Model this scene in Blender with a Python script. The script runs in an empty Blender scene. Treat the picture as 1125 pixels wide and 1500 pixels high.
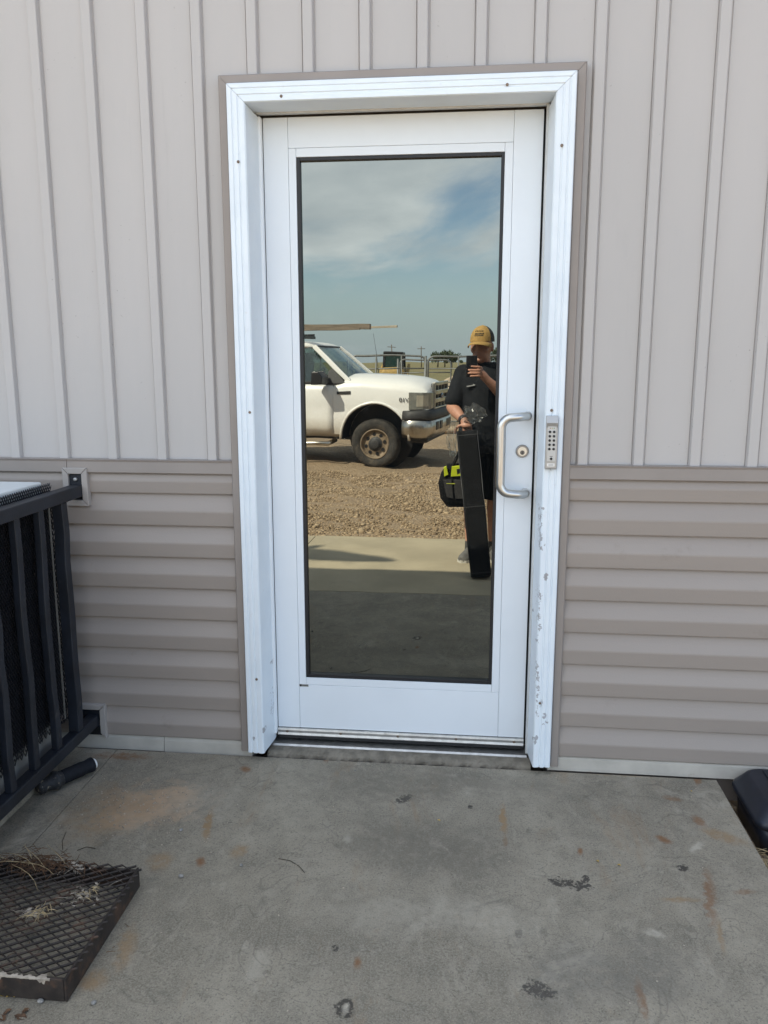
import bpy, bmesh, math, random
import numpy as np
from mathutils import Vector, Matrix
random.seed(7); RNG = np.random.default_rng(7)
SC = bpy.context.scene
COL = SC.collection

# ------------------------------------------------------------------ camera
F_PX, YAW, PITCH, ROLL = 1184.54, 0.105504, -0.183954, -0.000613
CAM = Vector((0.698, -2.688, 1.3877))
fw = Vector((-math.sin(YAW)*math.cos(PITCH), math.cos(YAW)*math.cos(PITCH), math.sin(PITCH)))
rt = Vector((math.cos(YAW), math.sin(YAW), 0)); up = rt.cross(fw)
rt, up = math.cos(ROLL)*rt + math.sin(ROLL)*up, -math.sin(ROLL)*rt + math.cos(ROLL)*up
cd = bpy.data.cameras.new('camera'); cam = bpy.data.objects.new('camera', cd); COL.objects.link(cam)
M = Matrix((rt, up, -fw)).transposed().to_4x4(); M.translation = CAM; cam.matrix_world = M
cd.sensor_fit = 'VERTICAL'; cd.sensor_height = 36; cd.sensor_width = 27
cd.lens = 36*F_PX/1500; cd.clip_start = 0.004; cd.clip_end = 6000
SC.camera = cam

# ------------------------------------------------------------------ sky, sun, exposure
SUN = Vector((-0.513, 0.465, 0.725)).normalized()          # direction towards the sun (behind the building)
w = bpy.data.worlds.new('World'); SC.world = w; w.use_nodes = True
nt = w.node_tree; nt.nodes.clear()
N = lambda t, **k: (lambda n: ([setattr(n, a, b) for a, b in k.items()], n)[1])(nt.nodes.new(t))
L = lambda a, b: nt.links.new(a, b)
sky = N('ShaderNodeTexSky', sky_type='NISHITA', sun_disc=False)
sky.sun_elevation = math.asin(SUN.z); sky.sun_rotation = math.atan2(SUN.x, SUN.y)
sky.air_density = 1.0; sky.dust_density = 0.1; sky.ozone_density = 2.0
tc = N('ShaderNodeTexCoord'); sp = N('ShaderNodeSeparateXYZ'); L(tc.outputs['Generated'], sp.inputs[0])
def mth(op, a, b=None, c=None, clamp=False):
    n = N('ShaderNodeMath', operation=op, use_clamp=clamp)
    for i, v in enumerate((a, b, c)):
        if v is None: continue
        if isinstance(v, (int, float)): n.inputs[i].default_value = v
        else: L(v, n.inputs[i])
    return n.outputs[0]
den = mth('ADD', mth('MAXIMUM', sp.outputs[2], 0.0), 0.22)
cmb = N('ShaderNodeCombineXYZ'); L(mth('DIVIDE', sp.outputs[0], den), cmb.inputs[0]); L(mth('DIVIDE', sp.outputs[1], den), cmb.inputs[1])
n1 = N('ShaderNodeTexNoise'); n1.inputs['Scale'].default_value = 1.15; n1.inputs['Detail'].default_value = 9; n1.inputs['Roughness'].default_value = 0.56; n1.inputs['Distortion'].default_value = 0.5
mp = N('ShaderNodeMapping'); mp.inputs['Location'].default_value = (3.30, 1.75, 0.4); mp.inputs['Scale'].default_value = (0.9, 1.0, 1); L(cmb.outputs[0], mp.inputs[0]); L(mp.outputs[0], n1.inputs['Vector'])
# layered cloud deck that thins out towards the horizon
cov = N('ShaderNodeMapRange', interpolation_type='SMOOTHSTEP'); L(sp.outputs[2], cov.inputs[0])
cov.inputs[1].default_value = 0.02; cov.inputs[2].default_value = 0.19; cov.inputs[3].default_value = -0.15; cov.inputs[4].default_value = 0.10
cm = N('ShaderNodeMapRange', interpolation_type='SMOOTHSTEP'); L(mth('ADD', n1.outputs[0], cov.outputs[0]), cm.inputs[0])
cm.inputs[1].default_value = 0.44; cm.inputs[2].default_value = 0.64; cm.inputs[3].default_value = 0.0; cm.inputs[4].default_value = 0.9
n2 = N('ShaderNodeTexNoise'); n2.inputs['Scale'].default_value = 2.6; n2.inputs['Detail'].default_value = 5; L(mp.outputs[0], n2.inputs['Vector'])
cr = N('ShaderNodeValToRGB'); L(n2.outputs[0], cr.inputs[0])
cr.color_ramp.elements[0].position = 0.3; cr.color_ramp.elements[0].color = (5.0, 5.6, 6.2, 1)
cr.color_ramp.elements[1].position = 0.72; cr.color_ramp.elements[1].color = (8.5, 9.0, 9.5, 1)
hz = N('ShaderNodeMapRange', interpolation_type='SMOOTHSTEP'); L(sp.outputs[2], hz.inputs[0])      # pale blue ground haze all round the horizon
hz.inputs[1].default_value = 0.0; hz.inputs[2].default_value = 0.14; hz.inputs[3].default_value = 0.85; hz.inputs[4].default_value = 0.0
hm = N('ShaderNodeMix', data_type='RGBA'); L(hz.outputs[0], hm.inputs[0]); L(sky.outputs[0], hm.inputs[6]); hm.inputs[7].default_value = (3.5, 4.55, 5.6, 1)
mx = N('ShaderNodeMix', data_type='RGBA'); L(cm.outputs[0], mx.inputs[0]); L(hm.outputs[2], mx.inputs[6]); L(cr.outputs[0], mx.inputs[7])
bg = N('ShaderNodeBackground'); L(mx.outputs[2], bg.inputs[0]); bg.inputs[1].default_value = 0.098
wo = N('ShaderNodeOutputWorld'); L(bg.outputs[0], wo.inputs[0])

sl = bpy.data.lights.new('sun', 'SUN'); sl.energy = 5.0; sl.angle = math.radians(0.53); sl.color = (1.0, 0.94, 0.83)
so = bpy.data.objects.new('sun', sl); COL.objects.link(so); so.rotation_euler = SUN.to_track_quat('Z', 'Y').to_euler(); so.location = (0, 0, 12)
VS = SC.view_settings; VS.view_transform = 'Standard'; VS.look = 'None'; VS.gamma = 1; VS.exposure = 1.6; VS.use_curve_mapping = False

# ------------------------------------------------------------------ photo pixel -> point helpers
def ray(px, py): return fw + rt*((px-562.5)/F_PX) - up*((py-750)/F_PX)
def atY(px, py, y): d = ray(px, py); return CAM + d*((y-CAM.y)/d.y)
def atZ(px, py, z): d = ray(px, py); return CAM + d*((z-CAM.z)/d.z)
GLASS_Y = 0.097
def refY(px, py, yreal): q = atY(px, py, 2*GLASS_Y-yreal); return Vector((q.x, yreal, q.z))     # seen in the pane, at real depth yreal

# ------------------------------------------------------------------ material helper
MATS = {}
class NB:
    def __init__(s, name):
        s.m = bpy.data.materials.new(name); s.m.use_nodes = True; s.t = s.m.node_tree; s.t.nodes.clear()
        s.out = s.n('ShaderNodeOutputMaterial'); s.b = s.n('ShaderNodeBsdfPrincipled'); s.l(s.b.outputs[0], s.out.inputs[0])
        g = s.n('ShaderNodeNewGeometry'); s.pos = g.outputs['Position']
    def n(s, t, **k):
        x = s.t.nodes.new(t)
        for a, b in k.items(): setattr(x, a, b)
        return x
    def l(s, a, b): s.t.links.new(a, b)
    def noise(s, scale, detail=4, rough=.55, vec=None, stretch=None, dist=0):
        x = s.n('ShaderNodeTexNoise'); x.inputs['Scale'].default_value = scale; x.inputs['Detail'].default_value = detail; x.inputs['Roughness'].default_value = rough; x.inputs['Distortion'].default_value = dist
        v = vec or s.pos
        if stretch:
            mp = s.n('ShaderNodeMapping'); mp.inputs['Scale'].default_value = stretch; s.l(v, mp.inputs[0]); v = mp.outputs[0]
        s.l(v, x.inputs['Vector']); return x.outputs[0]
    def cached(s, sc):
        sc = min((7, 14, 35, 60, 90), key=lambda q: abs(q-sc)); s.__dict__.setdefault('cn', {})
        if sc not in s.cn:
            s.cn[sc] = s.noise(sc, 5, .65); s.__dict__.setdefault('cnv', {})[sc] = s.t.nodes[-1].outputs['Color']
        return s.cn[sc]
    def cachedv(s, sc):
        s.cached(sc); sc = min((7, 14, 35, 60, 90), key=lambda q: abs(q-sc)); return s.cnv[sc]
    def rng(s, v, a, b, c=0., d=1., smooth=True):
        x = s.n('ShaderNodeMapRange', interpolation_type='SMOOTHSTEP' if smooth else 'LINEAR'); s.l(v, x.inputs[0])
        for i, q in enumerate((a, b, c, d)): x.inputs[i+1].default_value = q
        return x.outputs[0]
    def mix(s, f, a, b, blend='MIX'):
        x = s.n('ShaderNodeMix', data_type='RGBA', blend_type=blend)
        for i, v in ((0, f), (6, a), (7, b)):
            if isinstance(v, (int, float)): x.inputs[i].default_value = v
            elif isinstance(v, tuple): x.inputs[i].default_value = (*v, 1) if len(v) == 3 else v
            else: s.l(v, x.inputs[i])
        return x.outputs[2]
    def math(s, op, a, b=None):
        x = s.n('ShaderNodeMath', operation=op)
        for i, v in enumerate((a, b)):
            if v is None: continue
            if isinstance(v, (int, float)): x.inputs[i].default_value = v
            else: s.l(v, x.inputs[i])
        return x.outputs[0]
    def bump(s, h, strength, dist=.01):
        x = s.n('ShaderNodeBump'); x.inputs['Strength'].default_value = strength; x.inputs['Distance'].default_value = dist; s.l(h, x.inputs['Height']); s.l(x.outputs[0], s.b.inputs['Normal'])
    def col(s, v):
        if isinstance(v, tuple): s.b.inputs['Base Color'].default_value = (*v, 1)
        else: s.l(v, s.b.inputs['Base Color'])
    def blob(s, c, ax, bx, warp=.35, wscale=30, lo=.75, hi=1.1):
        """soft ellipse mask: centre c, half axes ax and bx (world vectors)"""
        size = (ax.length*bx.length)**.5; wv = s.cachedv(wscale)
        sc = s.n('ShaderNodeVectorMath', operation='MULTIPLY_ADD'); s.l(wv, sc.inputs[0]); k = warp*2.6*max(size, bx.length*.5); sc.inputs[1].default_value = (k, k, k); s.l(s.pos, sc.inputs[2])
        d = s.n('ShaderNodeVectorMath', operation='SUBTRACT'); s.l(sc.outputs[0], d.inputs[0]); d.inputs[1].default_value = Vector(c)+Vector((1,1,1))*(k*.5)
        aa, bb2, ab = ax.dot(ax), bx.dot(bx), ax.dot(bx); det = aa*bb2-ab*ab
        def dot(v):
            q = s.n('ShaderNodeVectorMath', operation='DOT_PRODUCT'); s.l(d.outputs[0], q.inputs[0]); q.inputs[1].default_value = v; return q.outputs['Value']
        a, b = dot((ax*bb2-bx*ab)/det), dot((bx*aa-ax*ab)/det)
        r = s.math('SQRT', s.math('ADD', s.math('MULTIPLY', a, a), s.math('MULTIPLY', b, b)))
        return s.rng(r, lo, hi, 1., 0.)

def simple(name, col, rough=.5, metal=0., var=.12, scale=8., bump=0., bscale=120., spec=.5, dirt=None, stretch=None):
    if name in MATS: return MATS[name]
    b = NB(name)
    n = b.noise(scale, 5, stretch=stretch)
    d = tuple(c*(1-var) for c in col); h = tuple(min(1, c*(1+var)) for c in col)
    c = b.mix(b.rng(n, .3, .7), d, h)
    if dirt:
        dc, lo, hi, dsc = dirt
        c = b.mix(b.rng(b.noise(dsc, 6, .65), lo, hi), c, dc)
    b.col(c); b.b.inputs['Roughness'].default_value = rough; b.b.inputs['Metallic'].default_value = metal; b.b.inputs['Specular IOR Level'].default_value = spec
    if bump: b.bump(b.noise(bscale, 3), bump, .004)
    MATS[name] = b.m; return b.m

# ------------------------------------------------------------------ mesh helper
class MB:
    def __init__(s): s.v = []; s.f = []; s.sm = []
    def add(s, vs, fs, smooth=False):
        o = len(s.v); s.v += [tuple(v) for v in vs]; s.f += [tuple(i+o for i in f) for f in fs]; s.sm += [smooth]*len(fs); return s
    def box(s, a, b):
        x0, y0, z0 = a; x1, y1, z1 = b
        return s.add([(x0,y0,z0),(x1,y0,z0),(x1,y1,z0),(x0,y1,z0),(x0,y0,z1),(x1,y0,z1),(x1,y1,z1),(x0,y1,z1)],
                     [(0,3,2,1),(4,5,6,7),(0,1,5,4),(1,2,6,5),(2,3,7,6),(3,0,4,7)])
    def obox(s, c, ax, ay, az):
        c, ax, ay, az = map(Vector, (c, ax, ay, az)); vs = []
        for k in (-1, 1):
            for i, j in ((-1,-1),(1,-1),(1,1),(-1,1)): vs.append(c+ax*i+ay*j+az*k)
        return s.add(vs, [(0,3,2,1),(4,5,6,7),(0,1,5,4),(1,2,6,5),(2,3,7,6),(3,0,4,7)])
    def loft(s, rings, cap=True, smooth=True, closed=True):
        n = len(rings[0]); vs = [p for r in rings for p in r]; fs = []
        for k in range(len(rings)-1):
            for i in range(n if closed else n-1):
                j = (i+1) % n; fs.append((k*n+i, k*n+j, (k+1)*n+j, (k+1)*n+i))
        s.add(vs, fs, smooth)
        if cap and closed:
            s.add(rings[0], [tuple(range(n))[::-1]]); s.add(rings[-1], [tuple(range(n))])
        return s
    def tube(s, path, r, n=10, cap=True, squash=None):
        path = [Vector(p) for p in path]; rs = r if isinstance(r, (list, tuple)) else [r]*len(path); rings = []; ref = None
        for i, p in enumerate(path):
            t = (path[min(i+1, len(path)-1)]-path[max(i-1, 0)]).normalized()
            if ref is None: ref = Vector((0,0,1)) if abs(t.z) < .9 else Vector((1,0,0))
            a = (ref - t*ref.dot(t)).normalized(); ref = a; bb = t.cross(a)
            rings.append([p + a*(rs[i]*math.cos(q)) + bb*(rs[i]*math.sin(q)) for q in [2*math.pi*k/n for k in range(n)]])
        return s.loft(rings, cap)
    def bar(s, p0, p1, wa, wb, ref=(0,0,1)):
        p0, p1 = Vector(p0), Vector(p1); t = (p1-p0).normalized(); ref = Vector(ref)
        if abs(t.dot(ref)) > .95: ref = Vector((0,1,0))
        a = (ref-t*ref.dot(t)).normalized(); b = t.cross(a)
        return s.obox((p0+p1)/2, (p1-p0)/2, a*wa/2, b*wb/2)
    def ell(s, c, r, nu=16, nv=10, rot=None):
        c = Vector(c); vs = []; fs = []
        for j in range(nv+1):
            th = math.pi*j/nv
            for i in range(nu):
                ph = 2*math.pi*i/nu; q = Vector((r[0]*math.sin(th)*math.cos(ph), r[1]*math.sin(th)*math.sin(ph), r[2]*math.cos(th)))
                if rot: q = rot @ q
                vs.append(c+q)
        for j in range(nv):
            for i in range(nu):
                k = (i+1) % nu; fs.append((j*nu+i, (j+1)*nu+i, (j+1)*nu+k, j*nu+k))
        return s.add(vs, fs, True)
    def prism(s, poly, d, smooth=False):
        d = Vector(d); poly = [Vector(p) for p in poly]; n = len(poly)
        s.add(poly + [p+d for p in poly], [tuple(range(n))[::-1], tuple(range(n, 2*n))] + [(i, (i+1) % n, n+(i+1) % n, n+i) for i in range(n)], smooth); return s
    def mesh(s, name):
        m = bpy.data.meshes.new(name); m.from_pydata(s.v, [], s.f); m.polygons.foreach_set('use_smooth', s.sm)
        bm = bmesh.new(); bm.from_mesh(m); bmesh.ops.remove_doubles(bm, verts=bm.verts, dist=1e-6); bmesh.ops.recalc_face_normals(bm, faces=bm.faces); bm.to_mesh(m); bm.free()
        return m
    def build(s, name, mat, parent=None, bevel=0., loc=None, seg=2, kind=None):
        return link(name, s.mesh(name), mat, parent, bevel, loc, seg, kind)
def link(name, mesh, mat, parent=None, bevel=0., loc=None, seg=2, kind=None):
    if mat and not mesh.materials: mesh.materials.append(mat)
    o = bpy.data.objects.new(name, mesh); COL.objects.link(o)
    if parent: o.parent = parent
    if loc is not None: o.location = loc
    if bevel:
        md = o.modifiers.new('bevel', 'BEVEL'); md.width = bevel; md.segments = seg; md.limit_method = 'ANGLE'; md.angle_limit = math.radians(40)
    if kind: o['kind'] = kind
    return o
def thing(name, label, cat, loc=(0,0,0), group=None, rz=0):
    o = bpy.data.objects.new(name, None); COL.objects.link(o); o.location = loc; o.rotation_euler = (0,0,rz); o.empty_display_size = .1
    return tag(o, label, cat, group)
def tag(o, label, cat, group=None):
    o['label'] = label; o['category'] = cat
    if group: o['group'] = group
    return o
def rel(root):                          # vertices given in world space, stored relative to the thing's base
    off = root.location.copy()
    class W(MB):
        def mesh(s, name):
            s.v = [tuple(Vector(v)-off) for v in s.v]; return MB.mesh(s, name)
    return W

# ------------------------------------------------------------------ materials
white_paint = None
def casing_material():
    b = NB('chipped white paint')
    base = b.mix(b.rng(b.noise(9, 5), .3, .7), (.74,.80,.855), (.79,.845,.89))
    grime = b.rng(b.noise(26, 6, .7), .60, .78, 0, .35); base = b.mix(grime, base, (.60,.57,.53))
    m = None
    chips = [(790,900,2.2,60,0),(787,1010,2.2,60,0),(792,770,2,40,0),(391,1040,2,40,0),(800,845,5,8,0),(797,1048,5,7,0),(783,1085,4,8,0),(795,745,4,3,0),(794,797,6,14,0),(792,1030,4,9,0),(796,1062,3,4,0),(801,1058,3,3,0),(787,940,2.5,4,0),(791,870,2,3,0),(788,985,2,3,0),(786,1080,3,5,0),(389,985,3,5,0),(372,1082,3,4,0),(386,1070,2,6,0),(786,1110,3,3,0),(783,905,2,4,0)]
    for px, py, rx, ry, _ in chips:
        c = atY(px, py, -.058); ax = atY(px+rx, py, -.058)-c; bx = atY(px, py+ry, -.058)-c
        q = b.blob(c, ax*.8, bx*.8, .30, 90, .8, .95); m = q if m is None else b.math('MAXIMUM', m, q)
    m = b.math('MULTIPLY', m, b.rng(b.noise(48, 4, .6), .45, .50))
    b.col(b.mix(m, base, (.40,.40,.42))); b.b.inputs['Roughness'].default_value = .42
    b.bump(b.noise(60, 3), .05, .003); return b.m
M_CASE = casing_material()
M_DOOR = simple('door white enamel', (.78,.82,.86), .32, var=.02, scale=3, dirt=((.60,.60,.58), .68, .84, 26))
M_HINGE = simple('hinge white', (.86,.89,.92), .3, var=.02)
M_SIDE_V = simple('beige board siding', (.50,.46,.442), .55, var=.03, scale=2.2, bump=.05, bscale=300, dirt=((.40,.37,.35), .66, .9, 5), stretch=(1,1,.35))
def board_material():
    b = NB('beige board siding'); n = b.noise(2.2, 5, stretch=(1,1,.35)); c = b.mix(b.rng(n, .3, .7), (.462,.437,.420), (.492,.463,.444))
    c = b.mix(b.rng(b.noise(5, 6, .65, stretch=(1,1,.4)), .60, .85, 0, .5), c, (.385,.362,.35))
    c = b.mix(b.rng(b.noise(14, 5, .7, stretch=(3,1,.12)), .60, .78, 0, .3), c, (.37,.35,.335))                          # rain streaks
    spots = b.math('MULTIPLY', b.rng(b.noise(75, 4, .6), .66, .72), b.rng(b.noise(2.6, 3), .50, .62)); c = b.mix(b.math('MULTIPLY', spots, .7), c, (.20,.18,.165))   # mud specks
    b.col(c); b.b.inputs['Roughness'].default_value = .5; h = b.math('ADD', b.noise(300, 3), b.math('MULTIPLY', b.noise(2.2, 2, stretch=(1,1,.5)), 30)); b.bump(h, .06, .004); return b.m
M_SIDE_V = board_material()
M_SIDE_H = simple('taupe lap siding', (.325,.278,.245), .5, var=.035, scale=3, bump=.12, bscale=220, stretch=(.25,1,2.5), dirt=((.235,.195,.165), .62, .85, 7))
M_TRIM = simple('taupe trim', (.285,.245,.218), .5, var=.04, scale=6, dirt=((.55,.5,.46), .74, .86, 40))
M_FLASH = simple('cream flashing', (.46,.425,.37), .6, var=.1, scale=9, dirt=((.33,.25,.17), .62, .82, 14))
M_GASKET = simple('black gasket', (.012,.012,.014), .5, var=.1)
M_STEEL = simple('brushed stainless', (.60,.59,.57), .32, 1., var=.06, scale=40, stretch=(1,1,.1))
M_ALU = simple('weathered aluminium', (.55,.54,.52), .45, 1., var=.12, scale=30, dirt=((.3,.28,.25), .55, .8, 40))
M_SCREW = simple('rusty screw', (.22,.16,.12), .6, .4, var=.3, scale=200)
M_BLACK = simple('black plastic', (.015,.015,.017), .4, var=.15)
M_LIGHTGREY = simple('light grey casing metal', (.60,.62,.62), .45, var=.05, dirt=((.42,.40,.37), .6, .85, 12))
M_NAVY = simple('weathered black-blue steel', (.010,.013,.020), .5, .0, var=.3, scale=12, dirt=((.05,.047,.047), .6, .8, 18), bump=.1, bscale=180)
M_MESH = simple('black expanded metal', (.012,.012,.015), .5, var=.3, scale=40, dirt=((.10,.085,.07), .62, .8, 60))
M_COIL = simple('dark coil', (.02,.021,.024), .6, var=.3, scale=30)
M_GRATE = simple('rusty dark steel', (.030,.022,.018), .7, .1, var=.4, scale=25, dirt=((.105,.055,.032), .50, .72, 16), bump=.15)
M_BAIT = simple('navy black plastic bin', (.010,.013,.022), .38, var=.2, scale=15, dirt=((.05,.05,.05), .62, .85, 25))
M_FOAM = simple('black pipe foam', (.018,.018,.02), .7, var=.3, scale=60, dirt=((.30,.25,.18), .58, .68, 70), bump=1., bscale=90)
M_WHITE = simple('white plastic', (.8,.8,.78), .4, var=.03)

def concrete(name, stains=True):
    b = NB(name)
    n1, n2, n3 = b.noise(1.6, 7, .65, dist=.5), b.noise(9, 7, .7), b.noise(260, 3, .6)
    c = b.mix(b.rng(n1, .32, .68), (.190,.164,.122), (.330,.287,.218))
    c = b.mix(b.rng(n2, .40, .66, 0, .62), c, (.165,.145,.110))
    c = b.mix(b.rng(b.noise(19, 7, .75, stretch=(1,.45,1), dist=.5), .50, .66, 0, .55), c, (.325,.285,.222))
    c = b.mix(b.rng(b.noise(42, 6, .75), .52, .70, 0, .5), c, (.150,.132,.102))
    c = b.mix(b.rng(n3, .42, .64, 0, .45), c, (.365,.322,.252)); c = b.mix(b.rng(b.noise(190, 2), .56, .68, 0, .55), c, (.10,.088,.068))
    c = b.mix(b.rng(b.noise(4.2, 9, .78, dist=.9), .57, .66, 0, .65), c, (.375,.332,.262))
    c = b.mix(b.rng(b.noise(3.1, 8, .78, stretch=(1.7,.6,1), dist=.6), .55, .70, 0, .5), c, (.255,.175,.105))
    c = b.mix(b.rng(b.noise(5.3, 8, .75, dist=1.2), .58, .68, 0, .45), c, (.115,.103,.080))
    c = b.mix(b.rng(b.noise(80, 5, .7), .66, .73, 0, .75), c, (.075,.065,.05))
    w1 = b.noise(2.4, 3, .5, dist=1.5); vein = b.math('ABSOLUTE', b.math('SUBTRACT', w1, .5)); c = b.mix(b.rng(vein, .0, .006, .35, 0), c, (.10,.088,.068))   # faint drying lines
    RUST, TAN, DARK, PALE, SAND = (.20,.095,.04), (.27,.175,.09), (.05,.043,.035), (.45,.40,.32), (.42,.295,.19)
    if stains:
        L_ = [(225,1178,80,30,-8,SAND,.95,.9,14),(190,1195,70,16,-14,SAND,.8,.9,30),(255,1163,40,9,-8,SAND,.9,.9,30),(150,1190,70,40,-20,TAN,.4,.8,12),(300,1170,60,35,0,PALE,.2,.8,12),
              (360,1127,9,5,0,RUST,.8,.4,60),(305,1207,7,26,12,TAN,.75,.4,40),(294,1261,8,8,0,RUST,.7,.4,60),(350,1246,16,9,-25,TAN,.6,.5,50),(235,1260,22,14,-20,TAN,.55,.5,40),
              (738,1200,6,26,-4,TAN,.75,.35,40),(740,1232,4,8,0,RUST,.4,.4,50),(1040,1312,9,48,-6,RUST,.55,.35,30),(1056,1368,6,30,-8,TAN,.5,.4,30),(1024,1203,14,6,35,RUST,.6,.4,50),(1060,1225,42,8,18,TAN,.6,.4,30),(972,1229,14,5,22,RUST,.7,.4,50),
              (940,1458,7,34,-14,RUST,.6,.35,40),(1090,1305,18,4,0,RUST,.4,.4,50),(1000,1316,34,4,2,TAN,.6,.4,40),(524,1408,7,10,0,RUST,.7,.4,60),(185,1385,14,36,20,TAN,.55,.5,30),(135,1432,26,16,-15,TAN,.6,.5,30),
              (478,1112,5,7,0,RUST,.6,.4,70),(600,1113,6,6,0,RUST,.6,.4,70),(850,1246,5,6,0,RUST,.7,.4,70),(985,1170,16,4,10,RUST,.5,.4,60),(905,1130,60,8,4,TAN,.5,.5,40),(1022,1142,6,9,0,RUST,.7,.4,60),(175,1108,50,5,2,RUST,.65,.5,40),
              (790,1446,26,13,22,DARK,.9,.75,55),(505,1472,15,15,0,DARK,.75,.5,50),(506,1473,6,8,20,PALE,.9,.5,90),(835,1293,34,6,10,DARK,.75,.8,70),(857,1286,7,6,0,DARK,.8,.4,70),(1000,1270,9,5,8,DARK,.85,.4,80),(665,1111,6,4,20,DARK,.9,.3,80),(592,1170,13,5,-20,DARK,.75,.8,80),(689,1182,4,3,0,DARK,.9,.3,80),(760,1365,6,7,0,DARK,.5,.6,80),(491,1386,6,5,0,DARK,.7,.5,80),
              (510,1228,7,7,0,PALE,.6,.6,90),(1020,1240,14,6,-30,PALE,.6,.5,50),(960,1365,20,6,15,PALE,.6,.5,50),(640,1340,180,34,2,PALE,.28,.6,6),(640,1150,240,26,3,(.15,.13,.10),.4,.6,8),(620,1240,150,50,8,(.14,.122,.094),.45,.7,8),(900,1430,160,60,0,(.145,.132,.11),.4,.7,6)]
        for px, py, rx, ry, ang, colr, amt, warp, ws in L_:
            ce = atZ(px, py, -.022); a = math.radians(ang); ca, sa = math.cos(a), math.sin(a)
            ax = atZ(px+rx*ca, py+rx*sa, -.022)-ce; bx = atZ(px-ry*sa, py+ry*ca, -.022)-ce
            m = (b.math('MULTIPLY', b.blob(ce, ax*1.15, bx*1.15, warp*.9, ws, .72, .95), b.rng(b.cached(90), .40, .48, .15, 1.)) if colr is DARK else b.math('MULTIPLY', b.blob(ce, ax*1.15, bx*1.15, warp*.85, ws, .30, 1.1), b.rng(b.cached(35), .36, .56, .45, 1.)))
            c = b.mix(b.math('MULTIPLY', m, min(.95, amt*1.25)), c, colr)
    b.col(c); b.b.inputs['Roughness'].default_value = .85
    h = b.math('ADD', b.math('MULTIPLY', n3, .6), b.noise(35, 6, .7)); b.bump(h, .5, .004); return b.m
M_CONC = concrete('stained concrete')
M_CONC2 = concrete('plain concrete', False)
M_CONC_SUNLIT = simple('sunlit tone concrete', (.40,.34,.235), .9, var=.12, scale=2.2, dirt=((.27,.23,.17), .58, .85, 3), bump=.3, bscale=200)  # outer slab copy: sunlit brightness and warmth put into the base colour
M_SILLC = simple('crumbling mortar', (.185,.160,.125), .9, var=.28, scale=22, bump=.8, bscale=70)

def ground_material():
    b = NB('gravel lot and field')
    sx = b.n('ShaderNodeSeparateXYZ'); b.l(b.pos, sx.inputs[0])
    vo = b.n('ShaderNodeTexVoronoi'); vo.inputs['Scale'].default_value = 38; b.l(b.pos, vo.inputs['Vector'])
    sepc = b.n('ShaderNodeSeparateXYZ'); b.l(vo.outputs['Color'], sepc.inputs[0])
    g = b.mix(sepc.outputs[0], (.23,.155,.09), (.40,.30,.195)); g = b.mix(b.rng(b.noise(.9, 5), .35, .7, 0, .5), g, (.24,.17,.11))
    dry = b.mix(b.rng(b.noise(.35, 6, .65), .35, .65), (.23,.185,.085), (.12,.125,.05)); dry = b.mix(b.rng(b.noise(2.5, 5), .4, .7, 0, .5), dry, (.32,.26,.13))
    yy = b.math('ADD', sx.outputs[1], b.math('MULTIPLY', b.math('SUBTRACT', b.noise(.12, 4), .5), 14))
    c = b.mix(b.rng(yy, -34, -26, 1, 0), g, dry); b.col(c); b.b.inputs['Roughness'].default_value = .95
    b.bump(b.math('ADD', vo.outputs['Distance'], b.noise(14, 4)), .6, .03); return b.m
M_GROUND = ground_material()

# ------------------------------------------------------------------ the setting: ground and slabs
SL = lambda y: -0.02 + .0085*y                                # slab falls slightly away from the wall
def gz(x, y):
    near = -.13
    t = min(1, max(0, (-3.6-y)/6.0)); t = t*t*(3-2*t)
    z = near - .25*t
    return z + .03*math.sin(x*1.3+y*.7)*min(1, max(0, (-3.9-y)))*.6 + .02*math.sin(x*3.1-y*2.3)*min(1, max(0, (-3.9-y)))
def edges(dense0, dense1, step, far):
    a = list(np.arange(dense0, dense1+1e-6, step)); lo, hi = a[0], a[-1]; k = step
    l, r = [], []
    while lo > -far: k *= 1.35; lo -= k; l.append(lo)
    k = step
    while hi < far: k *= 1.35; hi += k; r.append(hi)
    return l[::-1]+a+r
gx, gy = edges(-6, 6, .2, 2500), edges(-14, 1.5, .2, 2500)
V = [(x, y, gz(x, y) + ((random.random()-.5)*.035 if -14 < y < -3.9 and abs(x) < 7 else 0)) for y in gy for x in gx]; nx = len(gx)
Fc = [(j*nx+i, j*nx+i+1, (j+1)*nx+i+1, (j+1)*nx+i) for j in range(len(gy)-1) for i in range(nx-1)]
mb = MB(); mb.add(V, Fc, True); g = mb.build('ground', M_GROUND, kind='structure')
def slab(x0, x1, y0, y1, mat, seed):
    b = MB(); n = 24; bx = [x0+(x1-x0)*i/n for i in range(n+1)]; r = random.Random(seed)
    top = [(x0,y0),(x1,y0),(x1,y1),(x0,y1)]
    b.add([(x, y, SL(y)) for x, y in top]+[(x, y, -.45) for x, y in top], [(3,2,1,0),(0,1,5,4),(1,2,6,5),(2,3,7,6),(3,0,4,7)])
    return b.build('concrete_slab', mat, bevel=.002, kind='structure')
slab(-.5735, 1.56, -.03, -1.985, M_CONC, 1); slab(-5.5, -.576, -.03, -1.985, M_CONC, 2)
slab(-.571, 1.56, -1.99, -3.66, M_CONC_SUNLIT, 3); slab(-5.5, -.576, -1.99, -3.66, M_CONC_SUNLIT, 4)

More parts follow.
